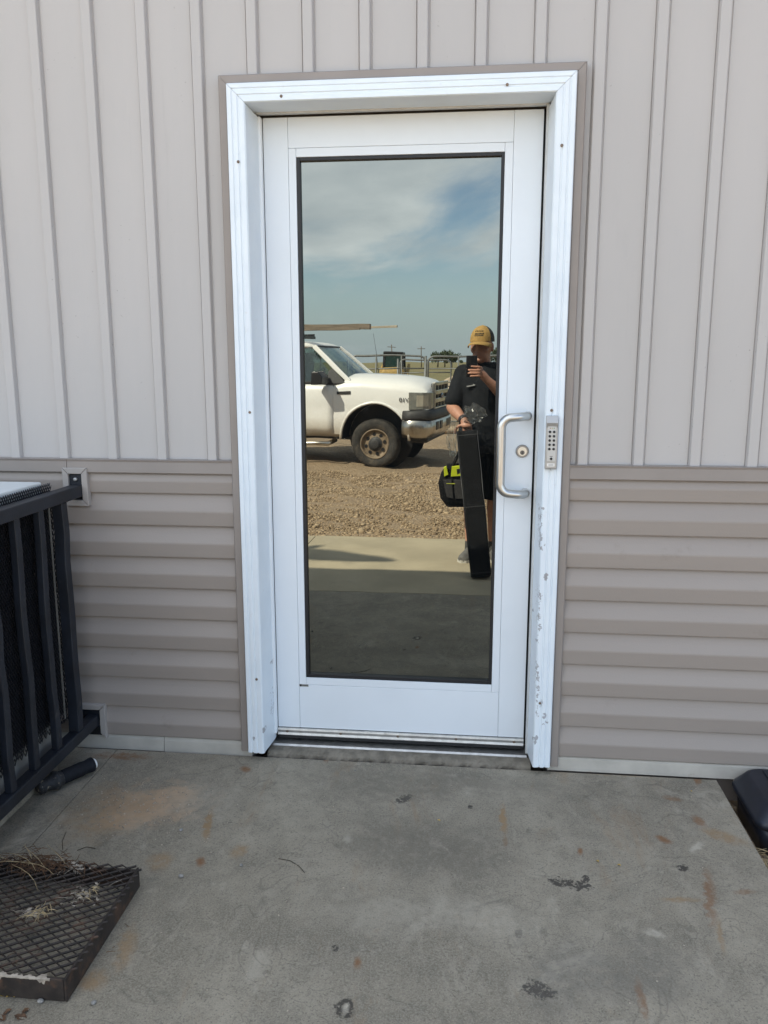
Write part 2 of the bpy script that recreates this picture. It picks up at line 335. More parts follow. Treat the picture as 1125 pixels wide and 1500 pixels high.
# ------------------------------------------------------------------ the building
B = thing('metal_building', 'beige metal clad building with board siding above and taupe lap siding below', 'building', (.46, 1.0, -.02))
BW = rel(B)
XL, XR, EAVE = -9.0, 8.0, 3.78
JL, JR, JT = -.104, 1.026, 2.266                     # outer edges of the trim channel round the door
P0, PS = -.7267, .1773
def wallbox(a, b): BW().box(a, b).build('wall', M_TRIM, B)
wallbox((XL,.035,-.3),(JL+.03,.16,EAVE-.05)); wallbox((JR-.03,.035,-.3),(XR,.16,EAVE-.05)); wallbox((JL+.03,.035,JT-.03),(JR-.03,.16,EAVE-.05))
BW().box((XL,.17,-.3),(XR,9.0,EAVE-.06)).build('wall', M_TRIM, B)
# vertical board and batten panels
PROF = [(0,.004),(.0012,-.001),(.004,-.0125),(.006,-.0138),(.032,-.0138),(.0342,-.0125),(.0372,-.001),(.0385,.0022),(.0402,.0022),(.0420,0),(.09,.0012),(.13,.0012),(.1755,0),(PS,.003)]
def panel(xa, xb, z0, z1, x):
    pts = []
    for (u0, y0), (u1, y1) in zip(PROF, PROF[1:]):
        a, b_ = max(u0, xa), min(u1, xb)
        if a >= b_-1e-6: continue
        f = lambda u: y0+(y1-y0)*(u-u0)/(u1-u0)
        if not pts: pts.append((a, f(a)))
        pts.append((b_, f(b_)))
    if len(pts) < 2: return None
    poly = [(u, y) for u, y in pts]+[(pts[-1][0], .03), (pts[0][0], .03)]
    b = MB(); b.prism([(u, y, 0) for u, y in poly], (0,0,z1-z0)); return b.mesh('siding_panel')
full = panel(0, PS, 1.05, EAVE-.03, 0); aboved = panel(0, PS, JT-.012, EAVE-.03, 0)
o0 = B.location
for n in range(-46, 41):
    x = P0+n*PS
    if x+PS <= JL+.001 or x >= JR-.001:
        link('siding_panel', full, M_SIDE_V, B, loc=Vector((x, 0, 1.05))-o0)
    else:
        if x < JL: link('siding_panel', panel(0, JL+.012-x, 1.05, JT-.012, x), M_SIDE_V, B, loc=Vector((x, 0, 1.05))-o0)
        if x+PS > JR: link('siding_panel', panel(JR-.012-x, PS, 1.05, JT-.012, x), M_SIDE_V, B, loc=Vector((x, 0, 1.05))-o0)
        link('siding_panel', aboved, M_SIDE_V, B, loc=Vector((x, 0, JT-.012))-o0)
# lap siding courses
Z = [1.012]+[.937-.11325*k for k in range(9)]
LP = [(0,.02),(0,-.004),(.0015,-.0165),(.004,-.0180),(.050,-.0225),(.055,-.0220),(.085,-.0120),(.11325,-.0035),(.11325,.02)]
LP1 = [(0,.02),(0,-.004),(.0015,-.0165),(.004,-.0180),(.042,-.0220),(.047,-.0215),(.075,-.0130),(.075,.02)]
def course(prof, x0, x1, z):
    b = MB(); b.prism([(0, y, u) for u, y in prof], (x1-x0,0,0)); return b.mesh('siding_course')
for x0, x1 in ((XL, JL+.012), (JR-.012, XR)):
    ma, mb1 = course(LP, x0, x1, 0), course(LP1, x0, x1, 0)
    for k, z in enumerate(Z[1:]): link('siding_course', mb1 if k == 0 else ma, M_SIDE_H, B, loc=Vector((x0, -.0005*(k % 3), z))-o0)
# ledger trim between the two sidings
def ledger(x0, x1): 
    b = BW(); b.prism([(x0,.01,1.008),(x0,-.026,1.008),(x0,-.030,1.012),(x0,-.028,1.048),(x0,-.031,1.0555),(x0,-.012,1.0575),(x0,.01,1.0575)], (x1-x0,0,0)); b.build('ledger_trim', M_TRIM, B)
ledger(XL, -.693); ledger(-.691, JL+.012); ledger(JR-.012, XR)
# base flashing
def flash(x0, x1, dz=0): BW().prism([(x0,.01,-.024+dz),(x0,-.020,-.024+dz),(x0,-.017,.020+dz),(x0,-.012,.029),(x0,.01,.029)], (x1-x0,0,0)).build('base_flashing', M_FLASH, B)
flash(XL, -.40); flash(-.398, JL+.035, -.004); flash(JR-.035, 1.9, .004); flash(1.902, XR)
# trim channel round the door (J channel)
def mitre(prof, name, mat, parent, oL, oR, oT, zb, W=BW, head=None):
    """sweep a profile (inward offset, y) round left jamb, head and right jamb as three mitred pieces"""
    def path(o): return (oL+o, oR-o, oT-o)
    n = len(prof)
    def ring(fn, pr): return [fn(o, y) for o, y in pr]
    out = []
    for k_, (a, c) in enumerate(((lambda o, y: (oL+o, y, zb), lambda o, y: (oL+o, y, oT-o-.0006)), (lambda o, y: (oL+o+.0006, y, oT-o), lambda o, y: (oR-o-.0006, y, oT-o)), (lambda o, y: (oR-o, y, oT-o-.0006), lambda o, y: (oR-o, y, zb)))):
        pr = head if head and k_ == 1 else prof; b = W(); b.loft([ring(a, pr), ring(c, pr)], True, False); out.append(b.build(name, mat, parent))
    return out
mitre([(0,.02),(0,-.028),(.004,-.034),(.0245,-.034),(.0285,-.030),(.0285,.02)], 'trim_channel', M_TRIM, B, JL, JR, JT, .0)
# roof and fascia
BW().prism([(XL-.15,-.10,EAVE-.02),(XL-.15,-.10,EAVE+.02),(XL-.15,4.6,EAVE+.72),(XL-.15,9.2,EAVE+.02),(XL-.15,9.2,EAVE-.02),(XL-.15,4.6,EAVE+.66)], (XR-XL+.3,0,0)).build('roof', M_TRIM, B)
BW().box((XL,-.02,EAVE-.09),(XR,.03,EAVE-.028)).build('fascia', M_TRIM, B)
# collars where the cage rails pass through the siding
def bars_frame(name, x0, x1, z0, z1, wd, yb, yf, sides='LRTB'):
    c = None
    def pc(poly):
        b = BW(); b.prism([(x, yb, z) for x, z in poly], (0, yf-yb, 0)); return b
    g_ = .0008; ob = []
    if 'T' in sides: ob.append(pc([(x0+g_,z1),(x1-g_,z1),(x1-wd-g_,z1-wd),(x0+wd+g_,z1-wd)]))
    if 'B' in sides: ob.append(pc([(x0+g_,z0),(x0+wd+g_,z0+wd),(x1-wd-g_,z0+wd),(x1-g_,z0)]))
    if 'L' in sides: ob.append(pc([(x0,z0+g_),(x0,z1-g_),(x0+wd,z1-wd-g_),(x0+wd,z0+wd+g_)]))
    if 'R' in sides: ob.append(pc([(x1,z0+g_),(x1-wd,z0+wd+g_),(x1-wd,z1-wd-g_),(x1,z1-g_)]))
    for b in ob: b.build(name, M_TRIM2, B, bevel=.002)
M_TRIM2 = simple('pale taupe collar', (.36,.325,.30), .5, var=.04)
bars_frame('collar_trim', -.708, -.618, .892, 1.026, .021, -.012, -.036)
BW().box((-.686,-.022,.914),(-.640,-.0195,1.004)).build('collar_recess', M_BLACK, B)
bars_frame('collar_trim', -.735, -.612, .020, .153, .021, -.012, -.034, 'LRT')
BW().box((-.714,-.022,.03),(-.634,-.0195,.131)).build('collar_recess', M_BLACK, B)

# ---- door frame
DF = BW().box((-.006,.125,.0),(.92,.14,2.18)).build('door_frame', M_BLACK, B)      # dark rebate behind the leaf
DF['label'] = 'white painted door casing with chipped lower edges and rusty screws'
W0 = .060
for px_off in (0,):
    prof = [(0,-.01),(0,-.052),(.003,-.0575),(.015,-.0580),(.0175,-.0545),(.0205,-.0545),(.023,-.0590),(.034,-.0600),(.0365,-.0565),(.0395,-.0565),(.042,-.0600),(W0-.004,-.0610),(W0,-.057),(W0+.012,.060),(W0+.012,.075),(.03,.075)]
    mitre(prof, 'casing', M_CASE, DF, -.0725, .9955, 2.2345, .008, head=prof[:-4]+[(W0-.001,-.057),(W0-.004,.056),(W0-.004,.070),(.03,.070)])
M_CAULK = simple('grey frame', (.58,.59,.585), .5, var=.06, scale=20)
# inner stop strips of the frame
BW().box((-.008,.058,2.1735),(.925,.074,2.184)).build('frame_stop', M_CAULK, DF)
BW().box((.9185,.050,.002),(.9290,.073,2.1725)).build('frame_stop', M_CAULK, DF)
BW().box((-.0105,.048,.002),(-.0075,.072,2.1725)).build('frame_stop', M_CAULK, DF)
# wavy caulk beads
for s, xx in ((1, -.0105), (-1, .930)):
    pth = [(xx+.0035*math.sin(z*3.1+s)+.002*math.sin(z*9), .052, z) for z in np.linspace(.03, 2.16, 44)]
    BW().tube(pth, .0032, 6).build('caulk_bead', simple('caulk', (.66,.68,.70), .5, var=.05), DF)
scr = MB(); scr.tube([(0,0,0),(0,-.0018,0),(0,-.003,0)], [.0046,.0046,.003], 10); scrm = scr.mesh('screw')
for px, py in ((349,237),(366,604),(376,995),(412,141),(743,124),(823,213),(808,601),(791,1030)):
    link('screw', scrm, M_SCREW, DF, loc=atY(px, py, -.0598)-o0)
# ---- the door leaf
D = BW().box((.010,.088,.05),(.909,.122,.2)).build('door', M_DOOR, B); D['label'] = 'white full-glass entry door with mirrored pane'
g_ = .0007
def dpart(name, a, b, mat=M_DOOR, bev=.0012): return BW().box(a, b).build(name, mat, D, bevel=bev)
dpart('stile', (.0075,.08,.047), (.0905-g_,.124,2.168)); dpart('stile', (.8195+g_,.08,.047), (.9125,.124,2.168))
dpart('top_rail', (.0905,.0803,2.0735), (.8195,.124,2.168)); dpart('bottom_rail', (.0905,.0803,.047), (.8195,.124,.2165))
dpart('glazing_bead', (.0905,.0806,.2165+g_), (.1155,.12,2.0735-g_)); dpart('glazing_bead', (.7935,.0806,.2165+g_), (.8195,.12,2.0735-g_))
dpart('glazing_bead', (.1155+g_,.0806,2.0455), (.7935-g_,.12,2.0735-g_)); dpart('glazing_bead', (.1155+g_,.0806,.2165+g_), (.7935-g_,.12,.2445))
for a, b in (((.1160,.0835,.245),(.1275,.099,2.045)), ((.7830,.0835,.245),(.7930,.099,2.045)), ((.1275,.0837,2.0345),(.7830,.099,2.045)), ((.1275,.0837,.245),(.7830,.099,.2580))): dpart('gasket', a, b, M_GASKET, .001)
gb = NB('reflective tinted glass'); gl = gb.n('ShaderNodeBsdfGlossy'); gl.inputs['Color'].default_value = (.234,.239,.216,1); gl.inputs['Roughness'].default_value = 0
gbp = gb.n('ShaderNodeBump'); gbp.inputs['Strength'].default_value = 1; gbp.inputs['Distance'].default_value = .00035; gb.l(gb.noise(2.6, 2), gbp.inputs['Height']); gb.l(gbp.outputs[0], gl.inputs['Normal'])
df = gb.n('ShaderNodeBsdfDiffuse'); gb.l(gb.mix(gb.rng(gb.noise(11, 7, .75), .50, .80), (.0035,.004,.0042), (.026,.026,.024)), df.inputs['Color']); ad = gb.n('ShaderNodeAddShader'); gb.l(gl.outputs[0], ad.inputs[0]); gb.l(df.outputs[0], ad.inputs[1]); gb.l(ad.outputs[0], gb.out.inputs[0])
M_GLASS = gb.m
BW().box((.1277,GLASS_Y,.2582),(.7828,GLASS_Y+.006,2.0343)).build('glass_pane', M_GLASS, D)
BW().box((-.0068,.053,.03),(.0068,.079,2.1665)).build('continuous_hinge', M_HINGE, D, bevel=.004, seg=3)
sw = BW().prism([(.008,.078,.0465),(.008,.070,.0465),(.008,.068,.040),(.008,.071,.030),(.008,.068,.022),(.008,.074,.0165),(.008,.079,.0165)], (.904,0,0)); sweep = sw.build('door_sweep', M_ALU, D)
BW().box((.008,.079,.004),(.912,.09,.0165)).build('sweep_brush', M_GASKET, D)
sm = MB(); sm.tube([(0,0,0),(0,-.002,0),(0,-.0035,0)], [.0055,.0055,.003], 10); smm = sm.mesh('sweep_screw')
for px, py in ((421,1064),(499,1069),(583,1074),(668,1079),(753,1084)):
    q = atY(px, py, .0705); link('sweep_screw', smm, M_SCREW, D, loc=Vector((q.x,.0705,.0355))-o0)
# pull handle: stands off the leaf on two ends
hp = [(.890,.081,1.209),(.888,.050,1.209),(.880,.028,1.209),(.862,.018,1.208),(.838,.016,1.206)]
arc = [(.838-.036*math.sin(t), .016, 1.170+.036*math.cos(t)) for t in np.linspace(.25, math.pi/2, 7)]
uph = hp+arc; dnh = [(x, y, 2*1.0785-z) for x, y, z in uph][::-1]
hnd = BW().tube(uph+dnh, .0148, 18).build('pull_handle', M_STEEL, D)
# mortise cylinder
cy = atY(765, 661, .075)
def disc(W, c, r0, y0, y1, n=28, r1=None): return W().tube([(c.x,y0,c.z),(c.x,(y0+y1)/2,c.z),(c.x,y1,c.z)], [r0,r0,r1 or r0], n)
disc(BW, cy, .0222, .0805, .071, r1=.0195).build('lock_ring', simple('lock ring steel', (.36,.35,.34), .35, 1.), D)
disc(BW, cy, .0150, .0712, .0685).build('lock_cylinder', simple('satin nickel', (.78,.77,.74), .3, 1., var=.03), D)
disc(BW, cy+Vector((0,0,-.004)), .0075, .0690, .0672).build('lock_plug', simple('dark plug', (.18,.17,.16), .4, .8), D)
BW().box((cy.x-.0011,.0664,cy.z-.009),(cy.x+.0011,.0675,cy.z+.0005)).build('keyhole', M_GASKET, D)
# maker's tag: a dark square and grey strip
q = atY(445, 1004, .0790)
BW().box((q.x-.0155,.0788,q.z-.0045),(q.x+.0175,.0802,q.z+.0045)).build('maker_tag', simple('tag grey', (.33,.33,.30), .5), D)
BW().box((q.x-.0150,.0784,q.z-.0040),(q.x-.0075,.0789,q.z+.0040)).build('tag_mark', M_BLACK, D)
for k in range(5): BW().box((q.x-.005+k*.0042,.0784,q.z-.0022),(q.x-.0022+k*.0042,.0789,q.z+.0025)).build('tag_mark', M_BLACK, D)
# threshold
T = BW().prism([(-.008,.13,-.02),(-.008,.040,-.02),(-.008,.040,-.0085),(-.008,.046,-.0035),(-.008,.13,-.0015)], (.931,0,0)).build('threshold', M_ALU, B)
r = random.Random(3); xs = np.linspace(-.014, .934, 90)
rows = [[(x, -.016+.008*r.random(), -.030) for x in xs], [(x, -.010+.007*r.random(), -.020+.003*r.random()) for x in xs], [(x, .004+.006*r.random(), -.0145+.003*r.random()) for x in xs], [(x, .024+.004*r.random(), -.0115+.0025*r.random()) for x in xs], [(x, .0405, -.0105+.001*r.random()) for x in xs]]
w_ = BW(); w_.loft(rows, False, False, closed=False); w_.build('sill_mortar', M_SILLC, B)

# ------------------------------------------------------------------ keypad lock on the casing
K = thing('keypad_lock', 'silver keypad lock with two columns of black buttons on white casing', 'keypad', (.9575,-.061,1.047)); KW = rel(K)
x0, x1, z0, z1 = .9395, .9760, 1.0475, 1.2185
KW().prism([(x0,-.0612,z0),(x0,-.071,z0),(x0,-.078,z0+.004),(x0,-.078,z1-.038),(x0,-.083,z1-.022),(x0,-.076,z1),(x0,-.0612,z1)], (x1-x0,0,0)).build('body', simple('keypad grey metal', (.42,.41,.40), .38, .55, var=.05), K, bevel=.0012)
xm = (x0+x1)/2
KW().box((xm-.0135,-.0795,z0+.026),(xm+.0135,-.0775,z1-.030)).build('button_plate', simple('silver plate', (.52,.52,.51), .45, .5, var=.04), K, bevel=.0008)
bt = MB(); bt.tube([(0,0,0),(0,-.002,0),(0,-.003,0)], [.0042,.0042,.003], 14); btm = bt.mesh('button')
for i in range(5):
    for s in (-1, 1): link('button', btm, M_BLACK, K, loc=Vector((xm+s*.0066, -.0795, z1-.0505-i*.0136))-K.location)
link('button', btm, M_BLACK, K, loc=Vector((xm, -.0795, z0+.035))-K.location)
for k, c in ((-1,(.3,.05,.04)), (0,(.3,.25,.05)), (1,(.04,.2,.06))): KW().box((xm+k*.006-.0014,-.0800,z1-.0400),(xm+k*.006+.0014,-.0794,z1-.0372)).build('indicator', simple('led%d' % k, c, .3), K)
KW().box((xm-.0045,-.0799,z0+.0420),(xm+.0045,-.0794,z0+.0436)).build('legend', M_BLACK, K)
KW().box((xm-.012,-.0790,z0+.010),(xm+.012,-.0782,z0+.020)).build('name_plate', simple('pale plate', (.7,.7,.69), .4, .3), K)
for a in (.0128, .0160): KW().box((xm-.008,-.0794,z0+a),(xm+.008,-.0789,z0+a+.0011)).build('legend', simple('grey print', (.2,.2,.21), .5), K)

# ------------------------------------------------------------------ equipment cage and condenser
def expanded(W, o, u, v, nrm, nu, nv, su, sv, wd, th, drop=None, rag=None):
    """expanded metal sheet: strands weaving between staggered bonds; o origin, u/v unit axes"""
    b = W(); o, u, v, nrm = map(Vector, (o, u, v, nrm)); rr = random.Random(5)
    for j in range(nv):
        for i in range(nu):
            if rag and rag(i, j, rr): continue
            off = .5 if j % 2 else 0
            a = o+u*((i+off)*su)+v*(j*sv*.5)
            for sgn in (-1, 1):
                e = a+u*(sgn*su*.5)+v*(sv*.5)
                d = (e-a).normalized(); pp = nrm.cross(d).normalized()*wd/2; tt = nrm*th/2
                s_ = nrm*(.35*th)
                A = [a+pp+tt+s_, a-pp+tt-s_, a-pp-tt-s_, a+pp-tt+s_]; E_ = [e+pp+tt+s_, e-pp+tt-s_, e-pp-tt-s_, e+pp-tt+s_]
                b.add(A+E_, [(0,1,5,4),(1,2,6,5),(2,3,7,6),(3,0,4,7)])
    return b
CG = thing('equipment_cage', 'black steel tube cage with expanded metal mesh bolted to the siding', 'cage', (-1.1,-.75,-.02)); CW = rel(CG)
XC = -.66
def rail(a, b, w=.042): return CW().bar(a, b, w, w).build('rail', M_NAVY, CG, bevel=.004)
rail((XC,.0,.946),(XC,-1.45,.946)); rail((XC,.0,.092),(XC,-1.45,.092)); rail((-1.62,0,.946),(-1.62,-1.45,.946)); rail((-1.62,0,.092),(-1.62,-1.45,.092))
rail((-1.599,-1.429,.946),(-.681,-1.429,.946)); rail((-1.599,-1.429,.092),(-.681,-1.429,.092))
rb = random.Random(11)
for k in range(10):
    y = -.157-.1385*k; p = []
    for z in np.linspace(.1125, .925, 9): p.append(Vector((XC+.002*rb.uniform(-1,1), y+(.0045*rb.uniform(-1,1) if .2 < z < .85 else 0), z)))
    wy, wx = (.036, .038) if k == 0 else (.030, .024)
    rings = [[q+Vector((sx*wx/2, sy*wy/2, 0)) for sx, sy in ((-1,-1),(1,-1),(1,1),(-1,1))] for q in p]
    CW().loft(rings, True, False).build('bar', M_NAVY, CG, bevel=.003)
for k in range(6):
    x = -1.46+.14*k; CW().bar((x,-1.429,.113),(x,-1.429,.925), .022, .022).build('bar', M_NAVY, CG, bevel=.003)
CW().box((-.690,-.026,.93),(-.642,-.019,1.0)).build('mounting_plate', M_NAVY, CG, bevel=.002)
CW().tube([(-.664,-.019,.985),(-.664,-.031,.985),(-.664,-.033,.985)], [.0075,.0075,.004], 8).build('bolt', M_ALU, CG)
CW().box((-.700,-.026,.06),(-.640,-.019,.125)).build('mounting_plate', M_NAVY, CG, bevel=.002)
CW().tube([(-.652,-.019,.083),(-.652,-.031,.083),(-.652,-.033,.083)], [.0075,.0075,.004], 8).build('bolt', M_ALU, CG)
nu, nv = 100, 84
def rag(i, j, rr): return j < 3 and rr.random() < .35
expanded(CW, (-.692,-.150,.150), (0,-1,0), (0,0,1), (1,0,0), nu, nv, .0125, .0200, .0045, .003, rag=rag).build('side_mesh', M_MESH, CG, kind='stuff')
expanded(CW, (-.70,-1.405,.150), (-1,0,0), (0,0,1), (0,-1,0), 70, nv, .0125, .0200, .0045, .003).build('front_mesh', M_MESH, CG, kind='stuff')
CW().box((-.688,-.1815,.165),(-.684,-.1765,.925)).build('mesh_edge', simple('galvanised edge', (.30,.28,.25), .5, .5), CG)
U = thing('condenser_unit', 'light grey air conditioning condenser standing inside the black cage', 'air conditioner', (-1.12,-.8,-.02)); UW = rel(U)
UW().box((-1.55,-1.32,-.02),(-.715,-.20,.03)).build('mounting_pad', M_CONC2, U)
UW().box((-1.54,-1.31,.03),(-.715,-.178,.175)).build('base_pan', simple('dusty grey pan', (.27,.265,.25), .7, var=.15), U, bevel=.006)
UW().box((-1.52,-1.29,.175),(-.706,-.135,.93)).build('coil', M_COIL, U)
fin = MB(); fin.box((0,0,0),(.004,1.06,.006)); 
finm = fin.mesh('coil_fin')
for k in range(36): link('coil_fin', finm, M_COIL, U, loc=Vector((-.706,-1.24,.19+k*.0205))-U.location)
UW().box((-1.55,-1.32,.93),(-.703,-.182,.998)).build('lid', M_LIGHTGREY, U, bevel=.005)
UW().tube([(-1.13,-.76,.997),(-1.13,-.76,1.015),(-1.13,-.76,1.02)], [.34,.34,.30], 32).build('fan_guard', M_COIL, U)

# ------------------------------------------------------------------ small things on and beside the slab
P = thing('insulated_pipe', 'short black foam wrapped pipe with white end lying under the cage', 'pipe', (-.64,-.28,-.022)); PW = rel(P)
a, b_ = Vector((-.585,-.205,.012)), Vector((-.690,-.365,.008)); dv = (b_-a)
rr = random.Random(2); pth = [a+dv*t for t in np.linspace(0, .62, 12)]
PW().tube(pth, [.024+.0012*rr.uniform(-1,1) for _ in pth], 16).build('foam_sleeve', simple('black sleeve', (.008,.009,.013), .7, var=.3, scale=50, spec=.25), P)
pth = [a+dv*t for t in np.linspace(.60, 1.05, 14)]
PW().tube(pth, [.026+.007*rr.uniform(-1,1) for _ in pth[:-1]]+[.015], 14).build('torn_wrap', M_FOAM, P)
d_ = dv.normalized(); PW().tube([a-d_*.010, a-d_*.004, a+d_*.003], [.0165,.0195,.0195], 16).build('white_end', M_WHITE, P)

G = thing('boot_scraper_grate', 'rusty expanded metal grate in a dark steel rim lying on concrete', 'grate', (-.6,-.98,-.028)); GW = rel(G)
gx0, gx1, gy0, gy1, gzt = -1.02, -.178, -1.185, -.775, .030
def zb(y): return SL(y)+.001
GW().box((gx1-.006,gy0,zb(gy0)),(gx1,gy1,gzt)).build('rim', M_GRATE, G, bevel=.002)
GW().box((gx0,gy0,zb(gy0)),(gx1-.0065,gy0+.008,gzt-.002)).build('rim', M_GRATE, G, bevel=.002)
GW().box((gx0,gy1-.008,zb(gy0)),(gx1-.0065,gy1,gzt-.006)).build('rim', M_GRATE, G, bevel=.002)
GW().box((gx0-.02,gy0,zb(gy0)),(gx0-.0005,gy1,gzt)).build('rim', M_GRATE, G, bevel=.002)
expanded(GW, (gx0+.015,gy0+.012,gzt-.003), (1,0,0), (0,1,0), (0,0,1), 21, 31, .0398, .0262, .0034, .003).build('mesh', M_GRATE, G, kind='stuff')
M_STRAW = simple('dry straw', (.42,.32,.18), .8, var=.3, scale=60); M_LEAF = simple('dead leaf', (.105,.055,.028), .85, var=.5, scale=50); M_YLEAF = simple('yellow leaf', (.50,.33,.06), .6, var=.3, scale=60); M_FLUFF = simple('dusty fluff', (.34,.29,.235), .95, var=.25, scale=90)
def blades(W, c, n, ln, r0, seed, spread=(1,1), flat=.35):
    b = W(); q = random.Random(seed)
    for _ in range(n):
        a = q.uniform(0, 6.28); p0 = Vector(c)+Vector((q.gauss(0,r0)*spread[0], q.gauss(0,r0)*spread[1], q.uniform(0,.006)))
        d = Vector((math.cos(a), math.sin(a), q.uniform(.02, flat))); l = ln*q.uniform(.5, 1.2); pts = []
        for k in range(5): t = k/4; pts.append(p0+d*l*t+Vector((0,0,-l*.25*t*t))+Vector((math.sin(t*3+a)*l*.12, math.cos(t*2)*l*.08, 0)))
        b.tube(pts, [.0011,.001,.0009,.0007,.0003], 4)
    return b
def debris(name, label, c, n, ln, r0, seed, mat, spread=(1,1)):
    o = thing(name, label, 'debris', c); blades(rel(o), c, n, ln, r0, seed, spread).build('strand', mat, o, kind='stuff'); return o
debris('leaf_litter', 'tangle of rust brown leaf litter on far edge of the grate', (-.455,-.790,.033), 220, .042, .036, 1, M_LEAF, (1.7,.55))
debris('leaf_litter', 'dark crumbled leaf bits lying under the grate mesh', (-.50,-.93,-.024), 260, .022, .085, 9, M_LEAF, (1.5,1.1))
debris('dry_grass_tuft', 'long pale straw stems across the corner of the grate', (-.54,-.80,.033), 14, .13, .03, 2, M_STRAW, (2,.5))
debris('dry_grass_tuft', 'small straw tuft in the middle of the grate', (-.345,-.985,.033), 22, .035, .010, 3, M_STRAW)
debris('dry_grass_tuft', 'pale straw wisp beside the fluff on grate mesh', (-.265,-.90,.033), 12, .03, .012, 4, M_STRAW)
debris('dry_grass_tuft', 'dry grass growing beside the black plastic station', (1.63,-.36,-.11), 90, .07, .03, 5, M_STRAW, (1.6,1.2))
def fluff(c, r_, label, seed):
    b = MB(); q = random.Random(seed)
    for _ in range(26):
        p0 = Vector((q.gauss(0,r_[0]), q.gauss(0,r_[1]), abs(q.gauss(0,r_[2])))); n = 5; a0 = q.uniform(0,6)
        rim = [p0+Vector((math.cos(a0+k*1.26)*q.uniform(.002,.008), math.sin(a0+k*1.26)*q.uniform(.001,.005), q.uniform(-.002,.004))) for k in range(n)]
        b.add([p0+Vector((0,0,.003))]+rim, [(0,k+1,(k+1) % n+1) for k in range(n)])
    for _ in range(30):
        p0 = Vector((q.gauss(0,r_[0]), q.gauss(0,r_[1]), .002)); d = Vector((q.gauss(0,1), q.gauss(0,1), q.uniform(0,.5)))*.008; b.tube([p0, p0+d, p0+d*1.8+Vector((.002,0,-.002))], .0006, 3)
    o = b.build('dust_fluff', M_FLUFF, loc=c, kind='stuff'); return tag(o, label, 'debris')
fluff((-.37,-.985,.030), (.012,.007,.003), 'clump of dusty fluff beside a straw tuft on grate', 1)
fluff((-.275,-.905,.030), (.02,.02,.003), 'scattered grey fluff caught on the grate mesh', 2)
fluff((-.345,-.800,.030), (.018,.008,.004), 'pale fluff ball by the leaf litter', 3)
b = MB(); q = random.Random(8); xs = np.linspace(-.48, -.215, 80); wv_ = [abs(math.sin(x*61)+.6*math.sin(x*143+1)+.5*q.gauss(0,.6)) for x in xs]
b.loft([[(x, -1.1835+.0075*min(1.6, v), .0272) for x, v in zip(xs, wv_)], [(x, -1.1842+.003*min(1.2, v), .0278+.0016*min(1, v)) for x, v in zip(xs, wv_)], [(x, -1.1868, .0265) for x in xs], [(x, -1.1868, .0245-(.016*max(0, v-1.2)+.0015*q.random())) for x, v in zip(xs, wv_)]], False, False, closed=False)
tag(b.build('mud_crust', M_FLUFF), 'pale dried mud crust along the front rim of the grate', 'debris')
def leaf(px, py, s, mat, label, z=None, rot=0., grp='fallen leaves on the concrete'):
    c = atZ(px, py, -.024); c.z = SL(c.y)+.002; b = MB(); n = 8; vs = []
    for k in range(n): t = k/(n-1); wd = (math.sin(math.pi*min(1, t*.98+.01))**.8)*.30*s; cz = .12*s*math.sin(t*3+s*90); vs += [(s*(t-.5), wd*(.9+.25*math.sin(k*1.7)), cz+.9*wd*(.4+.5*t)), (s*(t-.5), .03*s*math.sin(k), cz), (s*(t-.5), -wd*(.9+.2*math.cos(k*2.1)), cz+.9*wd*(.8-.5*t))]
    fs = []
    for k in range(n-1): fs += [(k*3,k*3+1,k*3+4,k*3+3),(k*3+1,k*3+2,k*3+5,k*3+4)]
    b.add(vs, fs, True); o = b.build('fallen_leaf', mat, loc=c); o.rotation_euler = (0,0,rot); tag(o, label, 'leaf', grp)
for i, (px, py, s) in enumerate(((30,1487,.030),(38,1478,.022),(2,1488,.03),(10,1480,.02))): leaf(px, py, s, M_LEAF, 'curled brown fallen leaf lying before the mud crusted rim', rot=i*1.3)
for i, (px, py, s) in enumerate(((5,1455,.024),(14,1457,.016),(22,1456,.014))): leaf(px, py, s, M_YLEAF, 'yellow fallen leaf tucked against the front of the grate', rot=i*.9)
for i, (px, py, s) in enumerate(((643,1203,.010),(875,1262,.013),(430,1099,.011),(907,1268,.011),(1012,1161,.010))): leaf(px, py, s, M_YLEAF, 'tiny yellow leaf flake on bare concrete', rot=i*2.1)
# grit in the sandy patch
b = MB(); q = random.Random(4)
for k in range(520):
    if k < 330: px, py = q.gauss(205,58), q.gauss(1178,24)
    elif k < 420: px, py = q.uniform(90,360), q.uniform(1110,1250)
    else: px, py = q.uniform(200,1050), q.uniform(1120,1490)
    c = atZ(px, py, -.022); 
    if c.x > 1.5 or c.x < -.56 or c.y > -.045: continue
    s = q.uniform(.0008,.0030); b.ell((c.x, c.y, SL(c.y)+s*.4), (s*q.uniform(.8,1.5), s, s*.7), 5, 4)
o = b.build('grit', simple('grit', (.33,.28,.22), .9, var=.6, scale=300), kind='stuff'); tag(o, 'loose grit scattered over the concrete', 'grit')
for i, (px, py, s) in enumerate(((265,1283,.008),(265,1216,.0065),(353,1267,.006),(59,1464,.008),(137,1466,.007),(520,1130,.004))):
    c = atZ(px, py, -.022); bb = MB(); bb.ell((0,0,s*.55), (s,s*.8,s*.6), 8, 6, Matrix.Rotation(i, 3, 'Z')); tag(bb.build('pebble', simple('pebble grey', (.26,.245,.225), .85, var=.3, scale=90), loc=(c.x,c.y,SL(c.y))), 'small loose pebble lying on the concrete', 'pebble', 'pebbles on the concrete')
def twig(pts, label):
    w3 = [atZ(px, py, -.022) for px, py in pts]; base = Vector((w3[0].x, w3[0].y, SL(w3[0].y))); b = MB(); b.tube([(p.x-base.x, p.y-base.y, .002+SL(p.y)-base.z) for p in w3], .0010, 5)
    tag(b.build('twig', simple('twig', (.06,.045,.03), .8), loc=base), label, 'twig')
